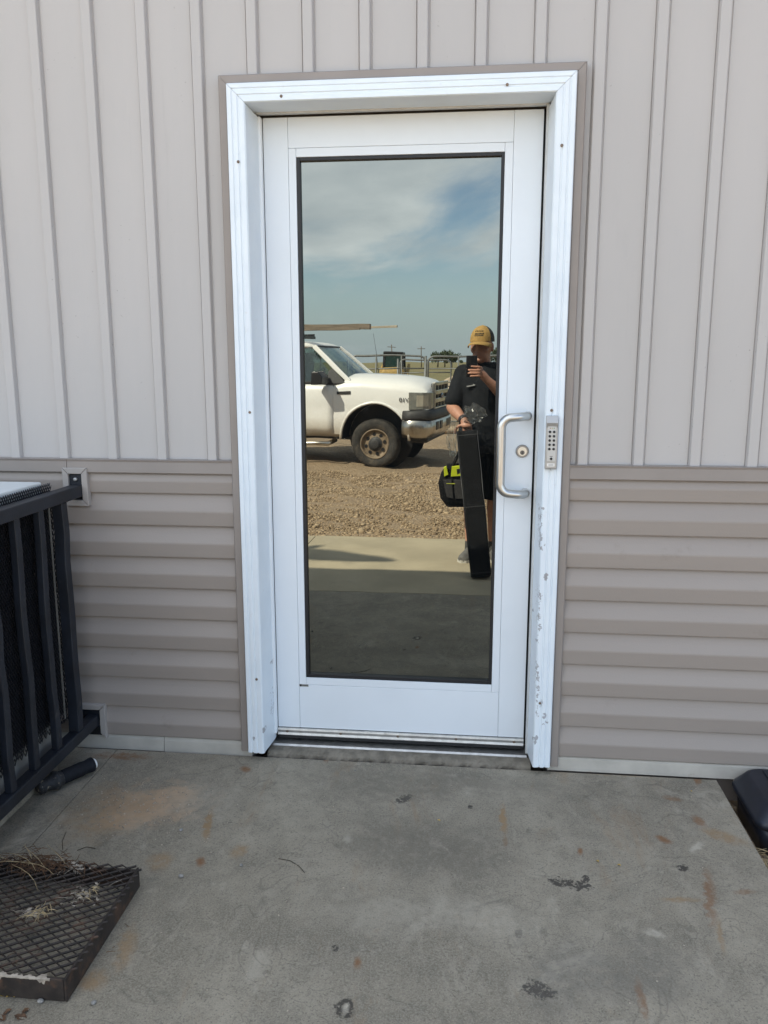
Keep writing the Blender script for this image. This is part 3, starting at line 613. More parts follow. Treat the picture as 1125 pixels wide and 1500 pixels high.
twig([(408,1257),(425,1260),(438,1268),(446,1277)], 'thin curved dark twig on open concrete')
twig([(92,1244),(91,1232),(97,1218)], 'hooked dark stem just behind the grate')
twig([(113,1245),(126,1240),(140,1242)], 'short bent stem lying behind the grate')
# black plastic station on the ground beside the slab
S = thing('bait_station', 'low black plastic bait station beside the edge of slab', 'bait station', (1.80,-.165,-.13)); SW = rel(S)
def rrect(x0, x1, y0, y1, z, r_, n=5):
    out = []
    for cx, cy_, a0 in ((x1-r_, y1-r_, 0), (x0+r_, y1-r_, 90), (x0+r_, y0+r_, 180), (x1-r_, y0+r_, 270)):
        for k in range(n+1): t = math.radians(a0+90*k/n); out.append((cx+r_*math.cos(t), cy_+r_*math.sin(t), z))
    return out
SW().loft([rrect(1.628,2.00,-.292,-.030,-.13,.03), rrect(1.622,2.006,-.298,-.028,-.035,.034)], True, True).build('base', M_BAIT, S)
SW().loft([rrect(1.606,2.02,-.315,-.022,-.034,.04), rrect(1.602,2.024,-.319,-.021,-.020,.042), rrect(1.608,2.018,-.313,-.022,-.008,.042), rrect(1.640,1.985,-.280,-.030,.026,.045), rrect(1.650,1.975,-.270,-.034,.030,.045)], True, True).build('lid', M_BAIT, S)
for k in range(4): SW().box((1.70+k*.06,-.262,.029),(1.716+k*.06,-.045,.034)).build('rib', M_BAIT, S, bevel=.003)


# ------------------------------------------------------------------ the yard seen in the pane: pickup truck
def evaluated(o, name):
    dg = bpy.context.evaluated_depsgraph_get(); dg.update(); m = bpy.data.meshes.new_from_object(o.evaluated_get(dg)); m.name = name; return m
M_PAINT = None
def truck_paint():
    b = NB('dusty white truck paint'); tcn = b.n('ShaderNodeTexCoord'); sx = b.n('ShaderNodeSeparateXYZ'); b.l(tcn.outputs['Object'], sx.inputs[0])
    low = b.rng(b.math('ADD', sx.outputs[2], b.math('MULTIPLY', b.math('SUBTRACT', b.noise(3.5, 6, .7), .5), .5)), .45, 1.0, .8, .0)
    c = b.mix(low, (.82,.81,.785), (.46,.385,.295)); c = b.mix(b.rng(b.noise(18, 5), .55, .8, 0, .25), c, (.60,.55,.47)); b.col(c)
    b.b.inputs['Roughness'].default_value = .35; b.b.inputs['Coat Weight'].default_value = .4; b.b.inputs['Coat Roughness'].default_value = .12; return b.m
M_PAINT = truck_paint()
M_CHROME = simple('dull chrome', (.55,.53,.49), .28, 1., var=.1, scale=6, dirt=((.33,.27,.2), .45, .75, 5))
M_TYRE = simple('dusty tyre rubber', (.035,.031,.027), .85, var=.3, scale=14, dirt=((.12,.095,.068), .5, .8, 9), bump=.4, bscale=60)
M_RIM = simple('tan dusty steel rim', (.22,.165,.11), .6, .2, var=.25, scale=18)
M_DARKTRIM = simple('faded black trim', (.035,.034,.034), .6, var=.2)
M_LENS = simple('headlamp lens', (.20,.20,.18), .08, 0, var=.15, scale=14, spec=.8)
M_AMBER = simple('amber marker', (.45,.22,.06), .2)
def glassy(name, tint, refl, op):
    b = NB(name); t = b.n('ShaderNodeBsdfTransparent'); t.inputs[0].default_value = (*tint, 1); g = b.n('ShaderNodeBsdfGlossy'); g.inputs['Roughness'].default_value = .02; g.inputs['Color'].default_value = (.9,.95,.95,1)
    f = b.n('ShaderNodeFresnel'); f.inputs[0].default_value = 1.5; ms = b.n('ShaderNodeMixShader'); b.l(b.math('ADD', f.outputs[0], refl), ms.inputs[0]); b.l(t.outputs[0], ms.inputs[1]); b.l(g.outputs[0], ms.inputs[2]); b.l(ms.outputs[0], b.out.inputs[0]); return b.m
M_WIN = glassy('tinted car glass', (.66,.74,.70), .08, 0)
TRZ = math.radians(8.5); TGZ = -.385; TSC = 1.05
TK = thing('pickup_truck', 'dusty white pickup truck parked on the gravel with lumber on its rack', 'truck', (-.885+.908*math.sin(math.radians(8.5)),-10.85-.908*math.cos(math.radians(8.5)),TGZ), rz=TRZ); TK.scale = (TSC,)*3
def ring(x, w, zb, zs, zc):
    h = [(0,zb),(w-.12,zb),(w-.03,zb+.05),(w-.005,zb+.16),(w,.80),(w-.018,.85),(w-.006,1.0),(w-.02,zs-.13),(w-.045,zs-.05),(w-.10,zs),(w-.30,zs+.55*(zc-zs)),(w*.38,zc-.008),(0,zc)]
    return [(x, y, z) for y, z in h]+[(x, -y, z) for y, z in h[-2:0:-1]]
ST = [(.875,.90,.66,1.20,1.29),(.845,.94,.62,1.25,1.335),(.75,.975,.58,1.29,1.385),(.55,.995,.52,1.335,1.435),(.2,1.005,.48,1.365,1.475),(-.2,1.005,.48,1.385,1.495),(-.52,1.005,.48,1.39,1.50),(-.60,1.005,.48,1.36,1.40),(-.70,1.005,.48,1.335,1.34),(-1.9,1.005,.48,1.335,1.34),(-2.25,1.0,.48,1.335,1.34),(-2.27,.985,.48,1.36,1.365),(-4.4,.985,.52,1.36,1.365),(-4.45,.97,.56,1.34,1.345)]
bb = MB(); bb.loft([ring(*q) for q in ST], True, True); tmp = bb.build('tmp_body', None)
cut = MB()
for wx in (0, -3.55):
    for sy in (-1, 1): cut.tube([(wx, sy*.52, .46), (wx, sy*1.3, .46)], .555, 36)
cut.box((-4.32,-.82,.80),(-2.38,.82,1.6)); ct = cut.build('tmp_cut', None)
for t_ in (tmp, ct): t_.location = (0,0,0)
md = tmp.modifiers.new('b', 'BOOLEAN'); md.object = ct; md.operation = 'DIFFERENCE'; md.solver = 'EXACT'
bm_ = evaluated(tmp, 'body'); bpy.data.objects.remove(tmp); bpy.data.objects.remove(ct)
for p_ in bm_.polygons: p_.use_smooth = True
bm_.materials.clear(); tbody = link('body', bm_, M_PAINT, TK)
try: bm_.set_sharp_from_angle(angle=math.radians(35))
except Exception: pass
def tp(b, name, mat, bevel=0., parent=TK): return b.build(name, mat, parent, bevel)
# fender flares
for wx in (0, -3.55):
    for sy in (-1, 1):
        pth = [(wx+.575*math.cos(a), sy*.992, .46+.572*math.sin(a)) for a in np.linspace(-.02, math.pi+.02, 22)]
        tp(MB().tube(pth, .022, 8), 'fender_flare', M_PAINT); tp(MB().loft([[(wx+.548*math.cos(a), sy*yy, .46+.548*math.sin(a)) for a in np.linspace(0, math.pi, 22)] for yy in (.54, .985)], False, True, closed=False), 'wheel_well', M_BLACK); tp(MB().tube([(wx, sy*.545, .46), (wx, sy*.550, .46)], .54, 24), 'wheel_well', M_BLACK)
# doors
for sy in (1, -1):
    rows = []
    for x in np.linspace(-.70, -1.86, 12):
        rg = ring(x, 1.005, .48, 1.335, 1.34); rows.append([(x, sy*(y+.007), z) for _, y, z in rg[2:10]])
    dr = tp(MB().loft(rows, False, True, closed=False), 'door', M_PAINT); md = dr.modifiers.new('solid', 'SOLIDIFY'); md.thickness = .012; md.offset = 0
    tp(MB().box((-1.80, sy*1.004-.016, 1.13), (-1.62, sy*1.004+.022, 1.165)), 'handle', M_DARKTRIM, .006, dr)
    # fender vent badge and engine badge plate
    tp(MB().box((-.62, sy*.996-.008, 1.165), (-.39, sy*.996+.008, 1.215)), 'fender_vent', M_DARKTRIM, .004)
tcv = bpy.data.curves.new('engine_badge', 'FONT'); tcv.body = 'V10'; tcv.size = .10; tcv.extrude = .003; tob = bpy.data.objects.new('tmp_t', tcv); COL.objects.link(tob)
tm = evaluated(tob, 'engine_badge'); bpy.data.objects.remove(tob)
eb = link('engine_badge', tm, M_DARKTRIM, TK); eb.location = (.56, .999, 1.055); eb.rotation_euler = (math.radians(90), 0, math.radians(180))
# cab: roof, pillars, glass
ro = MB(); RX = [(-1.06,1.915,1.93,.66),(-1.10,1.915,1.965,.70),(-1.22,1.92,2.005,.735),(-1.5,1.92,2.03,.745),(-1.95,1.92,2.03,.745),(-2.2,1.915,1.99,.73),(-2.25,1.91,1.94,.70)]
ro.loft([[(x,-w_,zb_),(x,-w_*1.01,(zb_+zt)/2),(x,-w_*.93,zt-.008),(x,-w_*.5,zt+.006),(x,0,zt+.010),(x,w_*.5,zt+.006),(x,w_*.93,zt-.008),(x,w_*1.01,(zb_+zt)/2),(x,w_,zb_)] for x, zb_, zt, w_ in RX], True, True); tp(ro, 'roof', M_PAINT)
for sy in (1, -1):
    tp(MB().bar((-.44,sy*.885,1.37),(-1.10,sy*.708,1.94), .045, .075, (0,1,0)), 'pillar', M_PAINT, .012)
    tp(MB().bar((-1.90,sy*.93,1.33),(-1.92,sy*.735,1.93), .05, .10, (0,1,0)), 'pillar', M_PAINT, .012)
    tp(MB().bar((-2.22,sy*.90,1.33),(-2.20,sy*.715,1.93), .05, .12, (0,1,0)), 'pillar', M_PAINT, .012)
    tp(MB().bar((-.52,sy*.93,1.352),(-1.88,sy*.94,1.352), .03, .03), 'belt_moulding', M_DARKTRIM, .006)
    tp(MB().prism([(-.62,sy*.918,1.365),(-1.87,sy*.925,1.365),(-1.87,sy*.735,1.925),(-1.16,sy*.722,1.925)], (0,sy*.004,0)), 'side_window', M_WIN)
    tp(MB().prism([(-.50,sy*.927,1.36),(-.84,sy*.932,1.36),(-.78,sy*.87,1.55),(-.73,sy*.86,1.58)], (0,sy*.01,0)), 'quarter_panel', M_DARKTRIM)
    # telescoping tow mirror
    mr = tp(MB().loft([[(-.97,sy*1.09,1.31),(-.74,sy*1.09,1.33),(-.72,sy*1.09,1.45),(-.80,sy*1.09,1.545),(-.95,sy*1.09,1.545)], [(-.96,sy*1.33,1.32),(-.76,sy*1.33,1.34),(-.75,sy*1.33,1.45),(-.82,sy*1.33,1.535),(-.94,sy*1.33,1.535)]], True, False), 'mirror', M_BLACK, .015)
    tp(MB().bar((-.80,sy*.95,1.385),(-.80,sy*1.10,1.385), .035, .05).bar((-.80,sy*.95,1.47),(-.80,sy*1.10,1.47), .03, .045), 'mirror_arm', M_BLACK, .006, mr)
tp(MB().prism([(-2.25,-.70,1.38),(-2.25,.70,1.38),(-2.24,.68,1.90),(-2.24,-.68,1.90)], (.006,0,0)), 'rear_window', M_WIN)
wsr = []
for t in np.linspace(0, 1, 7):
    hw = .855+(.69-.855)*t; wsr.append([(-.47-.63*t+.10*(1-(y/hw)**2)*(1-.4*t), y, 1.395+.545*t) for y in np.linspace(-hw, hw, 13)])
wsm = tp(MB().loft(wsr, False, True, closed=False), 'windshield', M_WIN)
tp(MB().tube([wsr[0][k] for k in range(13)], .028, 8), 'cowl', M_DARKTRIM)
tp(MB().tube([wsr[-1][k] for k in range(13)], .016, 6), 'windshield_seal', M_DARKTRIM)
for sy in (1,): tp(MB().bar((-.42,.55,1.42),(-.62,-.05,1.50), .012, .02), 'wiper', M_BLACK)
# interior
tp(MB().loft([[(-.52,y,1.40) for y in (-.8,.8)], [(-.70,y,1.43) for y in (-.8,.8)], [(-.95,y,1.38) for y in (-.8,.8)], [(-.98,y,1.1) for y in (-.8,.8)]], False, False, closed=False), 'dashboard', M_DARKTRIM)
for y in (.42, -.42): tp(MB().obox((-1.72,y,1.35),(.09,0,-.02),(0,.26,0),(.06,0,.36)).obox((-1.66,y,1.76),(.05,0,0),(0,.13,0),(0,0,.09)), 'seat', simple('grey seat cloth', (.10,.10,.11), .9), .03)
tp(MB().tube([Vector((-1.12,.42,1.42))+Matrix.Rotation(math.radians(-62), 3, 'Y') @ Vector((.19*math.cos(a), .19*math.sin(a), 0)) for a in np.linspace(0, 2*math.pi, 25)], .016, 8, False), 'steering_wheel', M_BLACK)
tp(MB().box((-2.24,-.95,1.335),(-.66,.95,1.338)), 'cab_floor', M_DARKTRIM)
# grille, lamps, bumper
gf = MB(); gf.bar((.90,-.56,1.335),(.90,.56,1.335), .05, .05); gf.bar((.90,-.56,.93),(.90,.56,.93), .04, .05)
for y in (-.58, .58): gf.bar((.895,y,.915),(.895,y,1.355), .05, .05, (0,1,0))
gf.bar((.91,-.56,1.20),(.91,.56,1.20), .075, .03); gf.bar((.91,-.56,1.06),(.91,.56,1.06), .075, .03)
tp(gf, 'grille', M_CHROME, .008); tp(MB().box((.85,-.57,.92),(.882,.57,1.34)), 'grille_backing', M_BLACK)
for y in (-.29, 0., .29): tp(MB().bar((.895,y,.94),(.895,y,1.33), .02, .035, (0,1,0)), 'grille_bar', M_CHROME)
ov = MB(); ov.ell((.93,0,1.13), (.012,.115,.048), 24, 10); tp(ov, 'emblem', simple('emblem dark blue', (.03,.05,.12), .2))
for sy in (1, -1):
    top = [(.905,sy*.598),(.898,sy*.80),(.872,sy*.905),(.80,sy*.975),(.70,sy*1.002),(.56,sy*1.013),(.56,sy*.90),(.80,sy*.62)]
    hl = tp(MB().prism([(x, y, .935) for x, y in top], (0,0,.275)), 'headlight', M_LENS, .01)
    tp(MB().prism([(x+.004, y*1.006, .985) for x, y in top[2:5]]+[(.62,sy*.95,.985)], (0,0,.18)), 'marker_lamp', simple('pale lamp reflector', (.36,.33,.27), .15), 0, hl)
def bump_path():
    h = [(.46,1.012),(.62,1.020),(.76,1.008),(.86,.955),(.912,.85),(.940,.60),(.955,.25)]
    return h+[(x, -y) for x, y in h[::-1]]
def strip(sec):
    pp = [Vector((x, y, 0)) for x, y in bump_path()]; rg = []
    for i, p in enumerate(pp):
        t = (pp[min(i+1, len(pp)-1)]-pp[max(i-1, 0)]).normalized(); nn = Vector((-t.y, t.x, 0)); rg.append([tuple(p+nn*dx+Vector((0,0,z))) for dx, z in sec])
    return MB().loft(rg, True, True)
bp = tp(strip([(-.10,.50),(-.03,.49),(.0,.55),(.012,.64),(.008,.755),(-.02,.775),(-.12,.775)]), 'bumper', M_CHROME)
tp(strip([(-.10,.778),(.012,.778),(.022,.80),(.015,.90),(-.02,.925),(-.12,.925)]), 'bumper_pad', M_DARKTRIM)
for y in (.52, .27, -.27, -.52): tp(MB().box((.88,y-.095,.60),(.971 if abs(y) < .4 else .962,y+.095,.735)), 'bumper_slot', M_BLACK, .01, bp)
tp(MB().box((.50,-.80,.40),(.84,.80,.52)), 'valance', M_DARKTRIM, .03)
# wheels
def lathe(prof, n=40, y0=0):
    return MB().loft([[(r*math.cos(a), y0+y, r*math.sin(a)) for y, r in prof] for a in np.linspace(0, 2*math.pi, n+1)], False, True, closed=False)
ty = lathe([(-.105,.235),(-.125,.27),(-.132,.31),(-.128,.35),(-.112,.378),(-.09,.388),(.09,.388),(.112,.378),(.128,.35),(.132,.31),(.125,.27),(.105,.235)], 44).mesh('tyre')
rm = lathe([(.105,.238),(.116,.232),(.112,.215),(.085,.205),(.060,.195),(.070,.15),(.078,.10),(.082,.075),(.118,.070),(.122,.055),(.122,.0)], 40).mesh('rim')
blk = MB()
for a in np.linspace(-.006, .006, 1):
    for k in range(56):
        t = 2*math.pi*k/56
        for yy in (-.065, -.022, .022, .065):
            tt = t+(.05 if abs(yy) < .03 else 0); c = Vector((.389*math.cos(tt), yy, .389*math.sin(tt))); blk.obox(c, Vector((math.cos(tt),0,math.sin(tt)))*.006, (0,.017,0), Vector((-math.sin(tt),0,math.cos(tt)))*.014)
blm = blk.mesh('tread')
hole = MB(); hole.tube([(0,0,0),(0,.006,0)], .028, 12); hm_ = hole.mesh('rim_hole'); hubm = lathe([(.083,.110),(.0865,.104),(.087,.078),(.123,.073),(.128,.055),(.128,.0)], 24).mesh('hub')
for wx in (0, -3.55):
    for sy in (1, -1):
        wh = link('wheel', lathe([(-.06,.0),(-.06,.20),(.03,.20),(.03,.0)], 24).mesh('wheel'), M_DARKTRIM, TK, loc=(wx, sy*.865, .388)); wh.rotation_euler = (0, 0, 0 if sy > 0 else math.pi)
        link('tyre', ty, M_TYRE, wh); link('rim', rm, M_RIM, wh); link('tread', blm, M_TYRE, wh)
        link('hub', hubm, M_DARKTRIM, wh)
        for k in range(8): a = 2*math.pi*k/8+.2; link('rim_hole', hm_, M_BLACK, wh, loc=(.150*math.cos(a), .070, .150*math.sin(a)))
tp(MB().tube([(0,-.8,.388),(0,.8,.388)], .05, 10).tube([(-3.55,-.8,.388),(-3.55,.8,.388)], .06, 10).box((-4.3,-.45,.40),(.8,-.38,.55)).box((-4.3,.38,.40),(.8,.45,.55)), 'chassis', M_BLACK)
for sy in (1, -1): tp(MB().tube([(-.72,sy*.80,.42),(-.80,sy*.99,.37),(-1.0,sy*1.0,.365),(-2.1,sy*1.0,.365),(-2.25,sy*.8,.42)], .036, 10), 'step_bar', M_CHROME)
tp(MB().tube([(-.42,-.93,1.39),(-.48,-.93,1.8),(-.55,-.93,2.18)], [.006,.004,.003], 6), 'antenna', M_BLACK)
# ladder rack
rk = MB()
for x in (-2.5, -4.2):
    for sy in (1, -1): rk.bar((x,sy*.90,1.36),(x,sy*.88,2.14), .045, .045)
    rk.bar((x,-.92,2.12),(x,.92,2.12), .045, .045)
for sy in (1, -1): rk.bar((-4.4,sy*.86,2.165),(-1.65,sy*.86,2.165), .045, .045)
rk.bar((-1.67,-.92,2.12),(-1.67,.92,2.12), .045, .045); tp(rk, 'ladder_rack', M_BLACK)
TM = Matrix.Translation(TK.location) @ Matrix.Rotation(TRZ, 4, 'Z') @ Matrix.Scale(TSC, 4)
M_LUMBER = simple('weathered lumber', (.20,.16,.12), .8, var=.3, scale=5, stretch=(.3,3,6), bump=.2)
def board(a, b, label, mat=M_LUMBER, name='lumber_board'):
    c = [(x+y)/2 for x, y in zip(a, b)]; h = [abs(y-x)/2 for x, y in zip(a, b)]; m_ = MB(); m_.box([-q for q in h], h); o = m_.build(name, mat, bevel=.004); o.matrix_world = TM @ Matrix.Translation(c); tag(o, label, 'lumber')
board((-4.3,.62,2.2),(-.16,.71,2.295), 'thick weathered plank on edge on the truck rack'); board((-4.2,.735,2.189),(-.30,.80,2.215), 'thin lower board on the truck rack beside the plank')
board((-3.6,.50,2.225),(.27,.545,2.262), 'slim pale pole reaching forward past the truck planks', simple('pale wood', (.42,.36,.28), .7), 'wooden_pole')

# ------------------------------------------------------------------ far yard: gate panels, loader, gravel pile, poles, trees
M_GALV = simple('galvanised tube', (.17,.175,.17), .5, .3, var=.15)
def gate(px0, px1, pytop, y, label, rails=5, verts=2, name='tube_gate'):
    a, b = refY(px0, pytop, y), refY(px1, pytop, y); zb_ = gz(a.x, y)+.12; zt = a.z; g_o = thing(name, label, 'gate', ((a.x+b.x)/2, y, gz(0, y)), 'tube gates across the yard'); W_ = rel(g_o); r_ = .16
    x0, x1 = a.x, b.x; arcL = [(x0+r_-r_*math.cos(t), y, zt-r_+r_*math.sin(t)) for t in np.linspace(0, math.pi/2, 6)]; arcR = [(x1-r_+r_*math.sin(t), y, zt-r_+r_*math.cos(t)) for t in np.linspace(0, math.pi/2, 6)]
    W_().tube([(x0,y,zb_)]+arcL+arcR+[(x1,y,zb_),(x0,y,zb_)], .028, 8).build('frame', M_GALV, g_o)
    for k in range(1, rails): z = zb_+(zt-zb_)*k/rails; W_().tube([(x0,y,z),(x1,y,z)], .019, 6).build('rail', M_GALV, g_o)
    for k in range(1, verts+1): x = x0+(x1-x0)*k/(verts+1); W_().tube([(x,y+.03,zb_),(x,y+.03,zt)], .02, 6).build('upright', M_GALV, g_o)
    W_().tube([(x0-.07,y,gz(x0,y)-.1),(x0-.07,y,zt+.02)], .035, 8).build('post', M_GALV, g_o)
gate(515, 624, 521, -20.0, 'long galvanised tube gate standing behind the truck hood')
gate(628, 760, 521.5, -20.0, 'galvanised tube gate beyond the gravel pile')
gate(585, 661, 527, -24.0, 'shorter tube gate set back behind the yellow loader', 4, 1)
M_YEL = simple('faded loader yellow', (.38,.245,.07), .6, var=.2); 
q = refY(577, 530, -44.0); LD = thing('skid_loader', 'yellow compact loader with dark glazed cab behind the tube gates', 'loader', (q.x,-44.0,gz(0,-44))); LW = rel(LD); lz = gz(0,-44)
LW().loft([rrect(q.x-.62,q.x+.62,-45.5,-43.0,lz+.3,.1), rrect(q.x-.62,q.x+.62,-45.5,-43.0,lz+1.15,.1), rrect(q.x-.52,q.x+.52,-45.3,-43.1,lz+1.42,.2)], True, True).build('body', M_YEL, LD)
LW().box((q.x-.5,-45.0,lz+1.40),(q.x+.5,-43.4,lz+2.15)).build('cab_glass', simple('dark green glass', (.02,.045,.042), .1), LD)
LW().box((q.x-.56,-45.05,lz+2.15),(q.x+.56,-43.3,lz+2.28)).build('cab_roof', M_BLACK, LD, bevel=.04)
for sx_ in (-1, 1):
    for yy in (-45.0, -43.4): LW().box((q.x+sx_*.52-.05,yy-.05,lz+1.35),(q.x+sx_*.52+.05,yy+.05,lz+2.16)).build('cab_post', M_BLACK, LD)
    LW().bar((q.x+sx_*.75,-45.3,lz+1.5),(q.x+sx_*.75,-42.4,lz+.6), .22, .14).build('lift_arm', M_YEL, LD)
    for yy in (-44.8, -43.5): LW().tube([(q.x+sx_*.62,yy,lz+.38),(q.x+sx_*.90,yy,lz+.38)], .38, 20).build('wheel', M_TYRE, LD)
# gravel pile
q = refY(692, 540, -26.5); nA, nR = 40, 14; vs = []; fs = []; rr = random.Random(6)
for j in range(nR+1):
    t = j/nR
    for i in range(nA):
        a = 2*math.pi*i/nA; R_ = 2.6*t*(1+.13*math.sin(3*a+1)+.08*math.sin(7*a)); vs.append((R_*math.cos(a)*1.25, R_*math.sin(a), 1.5*(1-t)**1.15*(1+.1*math.sin(5*a))*(.95+.1*rr.random())-.06*t))
for j in range(nR):
    for i in range(nA): k = (i+1) % nA; fs.append((j*nA+i, (j+1)*nA+i, (j+1)*nA+k, j*nA+k))
pm = MB(); pm.add(vs, fs, True); po = pm.build('gravel_pile', simple('pale gravel', (.42,.33,.235), .95, var=.25, scale=5, bump=.8, bscale=14), loc=(q.x,-26.5,gz(0,-26.5))); tag(po, 'pale heap of gravel in the yard beyond the truck', 'gravel pile')
# drain pipe lying on the lot
q = refY(650, 643, -17.0)
o = MB().tube([(-2.6,0,.10),(2.6,0,.10)], .09, 10).build('pipe_length', simple('tan pipe', (.40,.30,.20), .7), loc=(q.x+.4,-17.0,gz(q.x,-17.0)-.01)); tag(o, 'long tan pipe lying on the gravel beyond the truck', 'pipe')
for px, y, h in ((509,-120,3.4),(573,-210,6),(618,-240,6.2),(470,-230,6)):
    q = refY(px, 529, y); u_ = thing('utility_pole', {-120:'short bare pole standing in the field', -210:'distant utility pole beyond the loader', -240:'distant utility pole between the gate panels', -230:'distant utility pole behind the truck cab'}[y], 'pole', (q.x,y,gz(0,y)), 'poles in the field'); UW_ = rel(u_); z_ = gz(0,y)
    UW_().tube([(q.x,y,z_-.3),(q.x,y,z_+h)], [.16,.11] if h > 5 else [.07,.05], 8).build('post', simple('pole wood', (.12,.09,.07), .9), u_)
    if h > 5: UW_().box((q.x-1.1,y-.08,z_+h-.7),(q.x+1.1,y+.08,z_+h-.55)).build('crossarm', simple('pole wood', (.12,.09,.07), .9), u_)
def tree(px, y, h, wd, label, seed):
    q = refY(px, 529, y); z_ = gz(0,y); t_ = thing('tree', label, 'tree', (q.x,y,z_), 'trees on the skyline'); r = random.Random(seed)
    b = MB(); b.tube([(0,0,-.2),(.05,0,h*.35),(0,.1,h*.7)], [.22,.16,.06], 7)
    for k in range(5): a = k*1.3; b.tube([(0,0,h*.3+k*.1*h*.4),(wd*.25*math.cos(a),wd*.25*math.sin(a),h*.6)], [.08,.03], 5)
    b.build('trunk', simple('bark', (.10,.08,.06), .9), t_)
    c = MB()
    cl = [(r.gauss(0,wd*.22), r.gauss(0,wd*.2), h*r.uniform(.35,.88), r.uniform(.5,1.)*wd*.22) for _ in range(12)]
    for _ in range(1100):
        x, yy, z, s_ = r.choice(cl); d = Vector((r.gauss(0,1), r.gauss(0,1), r.gauss(0,.8))).normalized()*s_*r.random()**.4; p_ = Vector((x,yy,z))+d; e1 = Vector((r.gauss(0,1),r.gauss(0,1),r.gauss(0,1))).normalized()*.24; e2 = Vector((r.gauss(0,1),r.gauss(0,1),r.gauss(0,1))).normalized()*.17
        c.add([p_-e1, p_+e2, p_+e1, p_-e2], [(0,1,2,3)])
    m_ = bpy.data.meshes.new('crown'); m_.from_pydata(c.v, [], c.f); link('crown', m_, simple('dark foliage', (.055,.075,.035), .7, var=.4, scale=1.2), t_)
for i, (px, y, h, wd, lb) in enumerate(((642,-230,4.6,5,'low round tree at the left end of the skyline clump'),(652,-236,5.2,6,'broad dark tree in the middle of the skyline clump'),(662,-232,4.8,5,'round tree at the right end of the skyline clump'),(727,-240,5.5,6,'lone dark tree on the skyline behind the person'),(455,-260,5,6,'lone low tree on the skyline behind the truck cab'))): tree(px, y, h, wd, lb, i)
# loose stones over the gravel lot
def stones(n):
    ico = np.array([(0,0,1),(.894,0,.447),(.276,.851,.447),(-.724,.526,.447),(-.724,-.526,.447),(.276,-.851,.447),(.724,.526,-.447),(-.276,.851,-.447),(-.894,0,-.447),(-.276,-.851,-.447),(.724,-.526,-.447),(0,0,-1)])
    tri = np.array([(0,1,2),(0,2,3),(0,3,4),(0,4,5),(0,5,1),(1,6,2),(2,7,3),(3,8,4),(4,9,5),(5,10,1),(2,6,7),(3,7,8),(4,8,9),(5,9,10),(1,10,6),(6,11,7),(7,11,8),(8,11,9),(9,11,10),(10,11,6)])
    y = -3.68-6.6*RNG.random(n)**1.1; x = RNG.uniform(-3.2, 2.6, n)+(y+3.7)*.12; s = np.exp(RNG.normal(math.log(.0068), .5, n)).clip(.005, .04)
    z = np.array([gz(a, b) for a, b in zip(x, y)])
    z = np.where(y > -4.3, np.maximum(z, SL(-3.66)-.02-(-3.66-y)*.09), z)+s*.2
    A = RNG.uniform(0, 6.283, n); ca, sa = np.cos(A), np.sin(A); st = RNG.uniform(.65, 1.35, (n, 3)); st[:, 2] *= .65
    v = ico[None]*(1+RNG.uniform(-.2, .2, (n, 12, 1)))*st[:, None, :]*s[:, None, None]
    vx = v[..., 0]*ca[:, None]-v[..., 1]*sa[:, None]; vy = v[..., 0]*sa[:, None]+v[..., 1]*ca[:, None]
    v = np.stack([vx+x[:, None], vy+y[:, None], v[..., 2]+z[:, None]], -1).reshape(-1, 3)
    f = (tri[None]+(np.arange(n)*12)[:, None, None]).reshape(-1, 3)
    m = bpy.data.meshes.new('gravel'); m.vertices.add(len(v)); m.vertices.foreach_set('co', v.ravel()); m.loops.add(f.size); m.loops.foreach_set('vertex_index', f.ravel().astype(np.int32)); m.polygons.add(len(f)); m.polygons.foreach_set('loop_start', np.arange(0, f.size, 3, dtype=np.int32)); m.update(); m.validate()
    return m
b = NB('loose gravel'); ri = b.n('ShaderNodeNewGeometry'); b.col(b.mix(ri.outputs['Random Per Island'], (.20,.135,.075), (.44,.33,.21))); b.b.inputs['Roughness'].default_value = .9
gv = link('gravel', stones(80000), b.m, kind='stuff'); tag(gv, 'loose tan gravel covering the lot beyond the slab', 'gravel')
# bank of gravel against the slab edge so the lot meets the concrete
bk = MB(); xs = np.linspace(-7, 4, 120); rr = random.Random(9)
bk.loft([[(x, -3.63, SL(-3.63)-.035) for x in xs], [(x, -3.66-.03*rr.random(), SL(-3.66)-.012-.008*rr.random()) for x in xs], [(x, -3.95, -.085-.015*rr.random()) for x in xs], [(x, -4.5, gz(x,-4.5)-.02) for x in xs]], False, True, closed=False); bk.build('gravel_verge', M_GROUND, kind='structure')

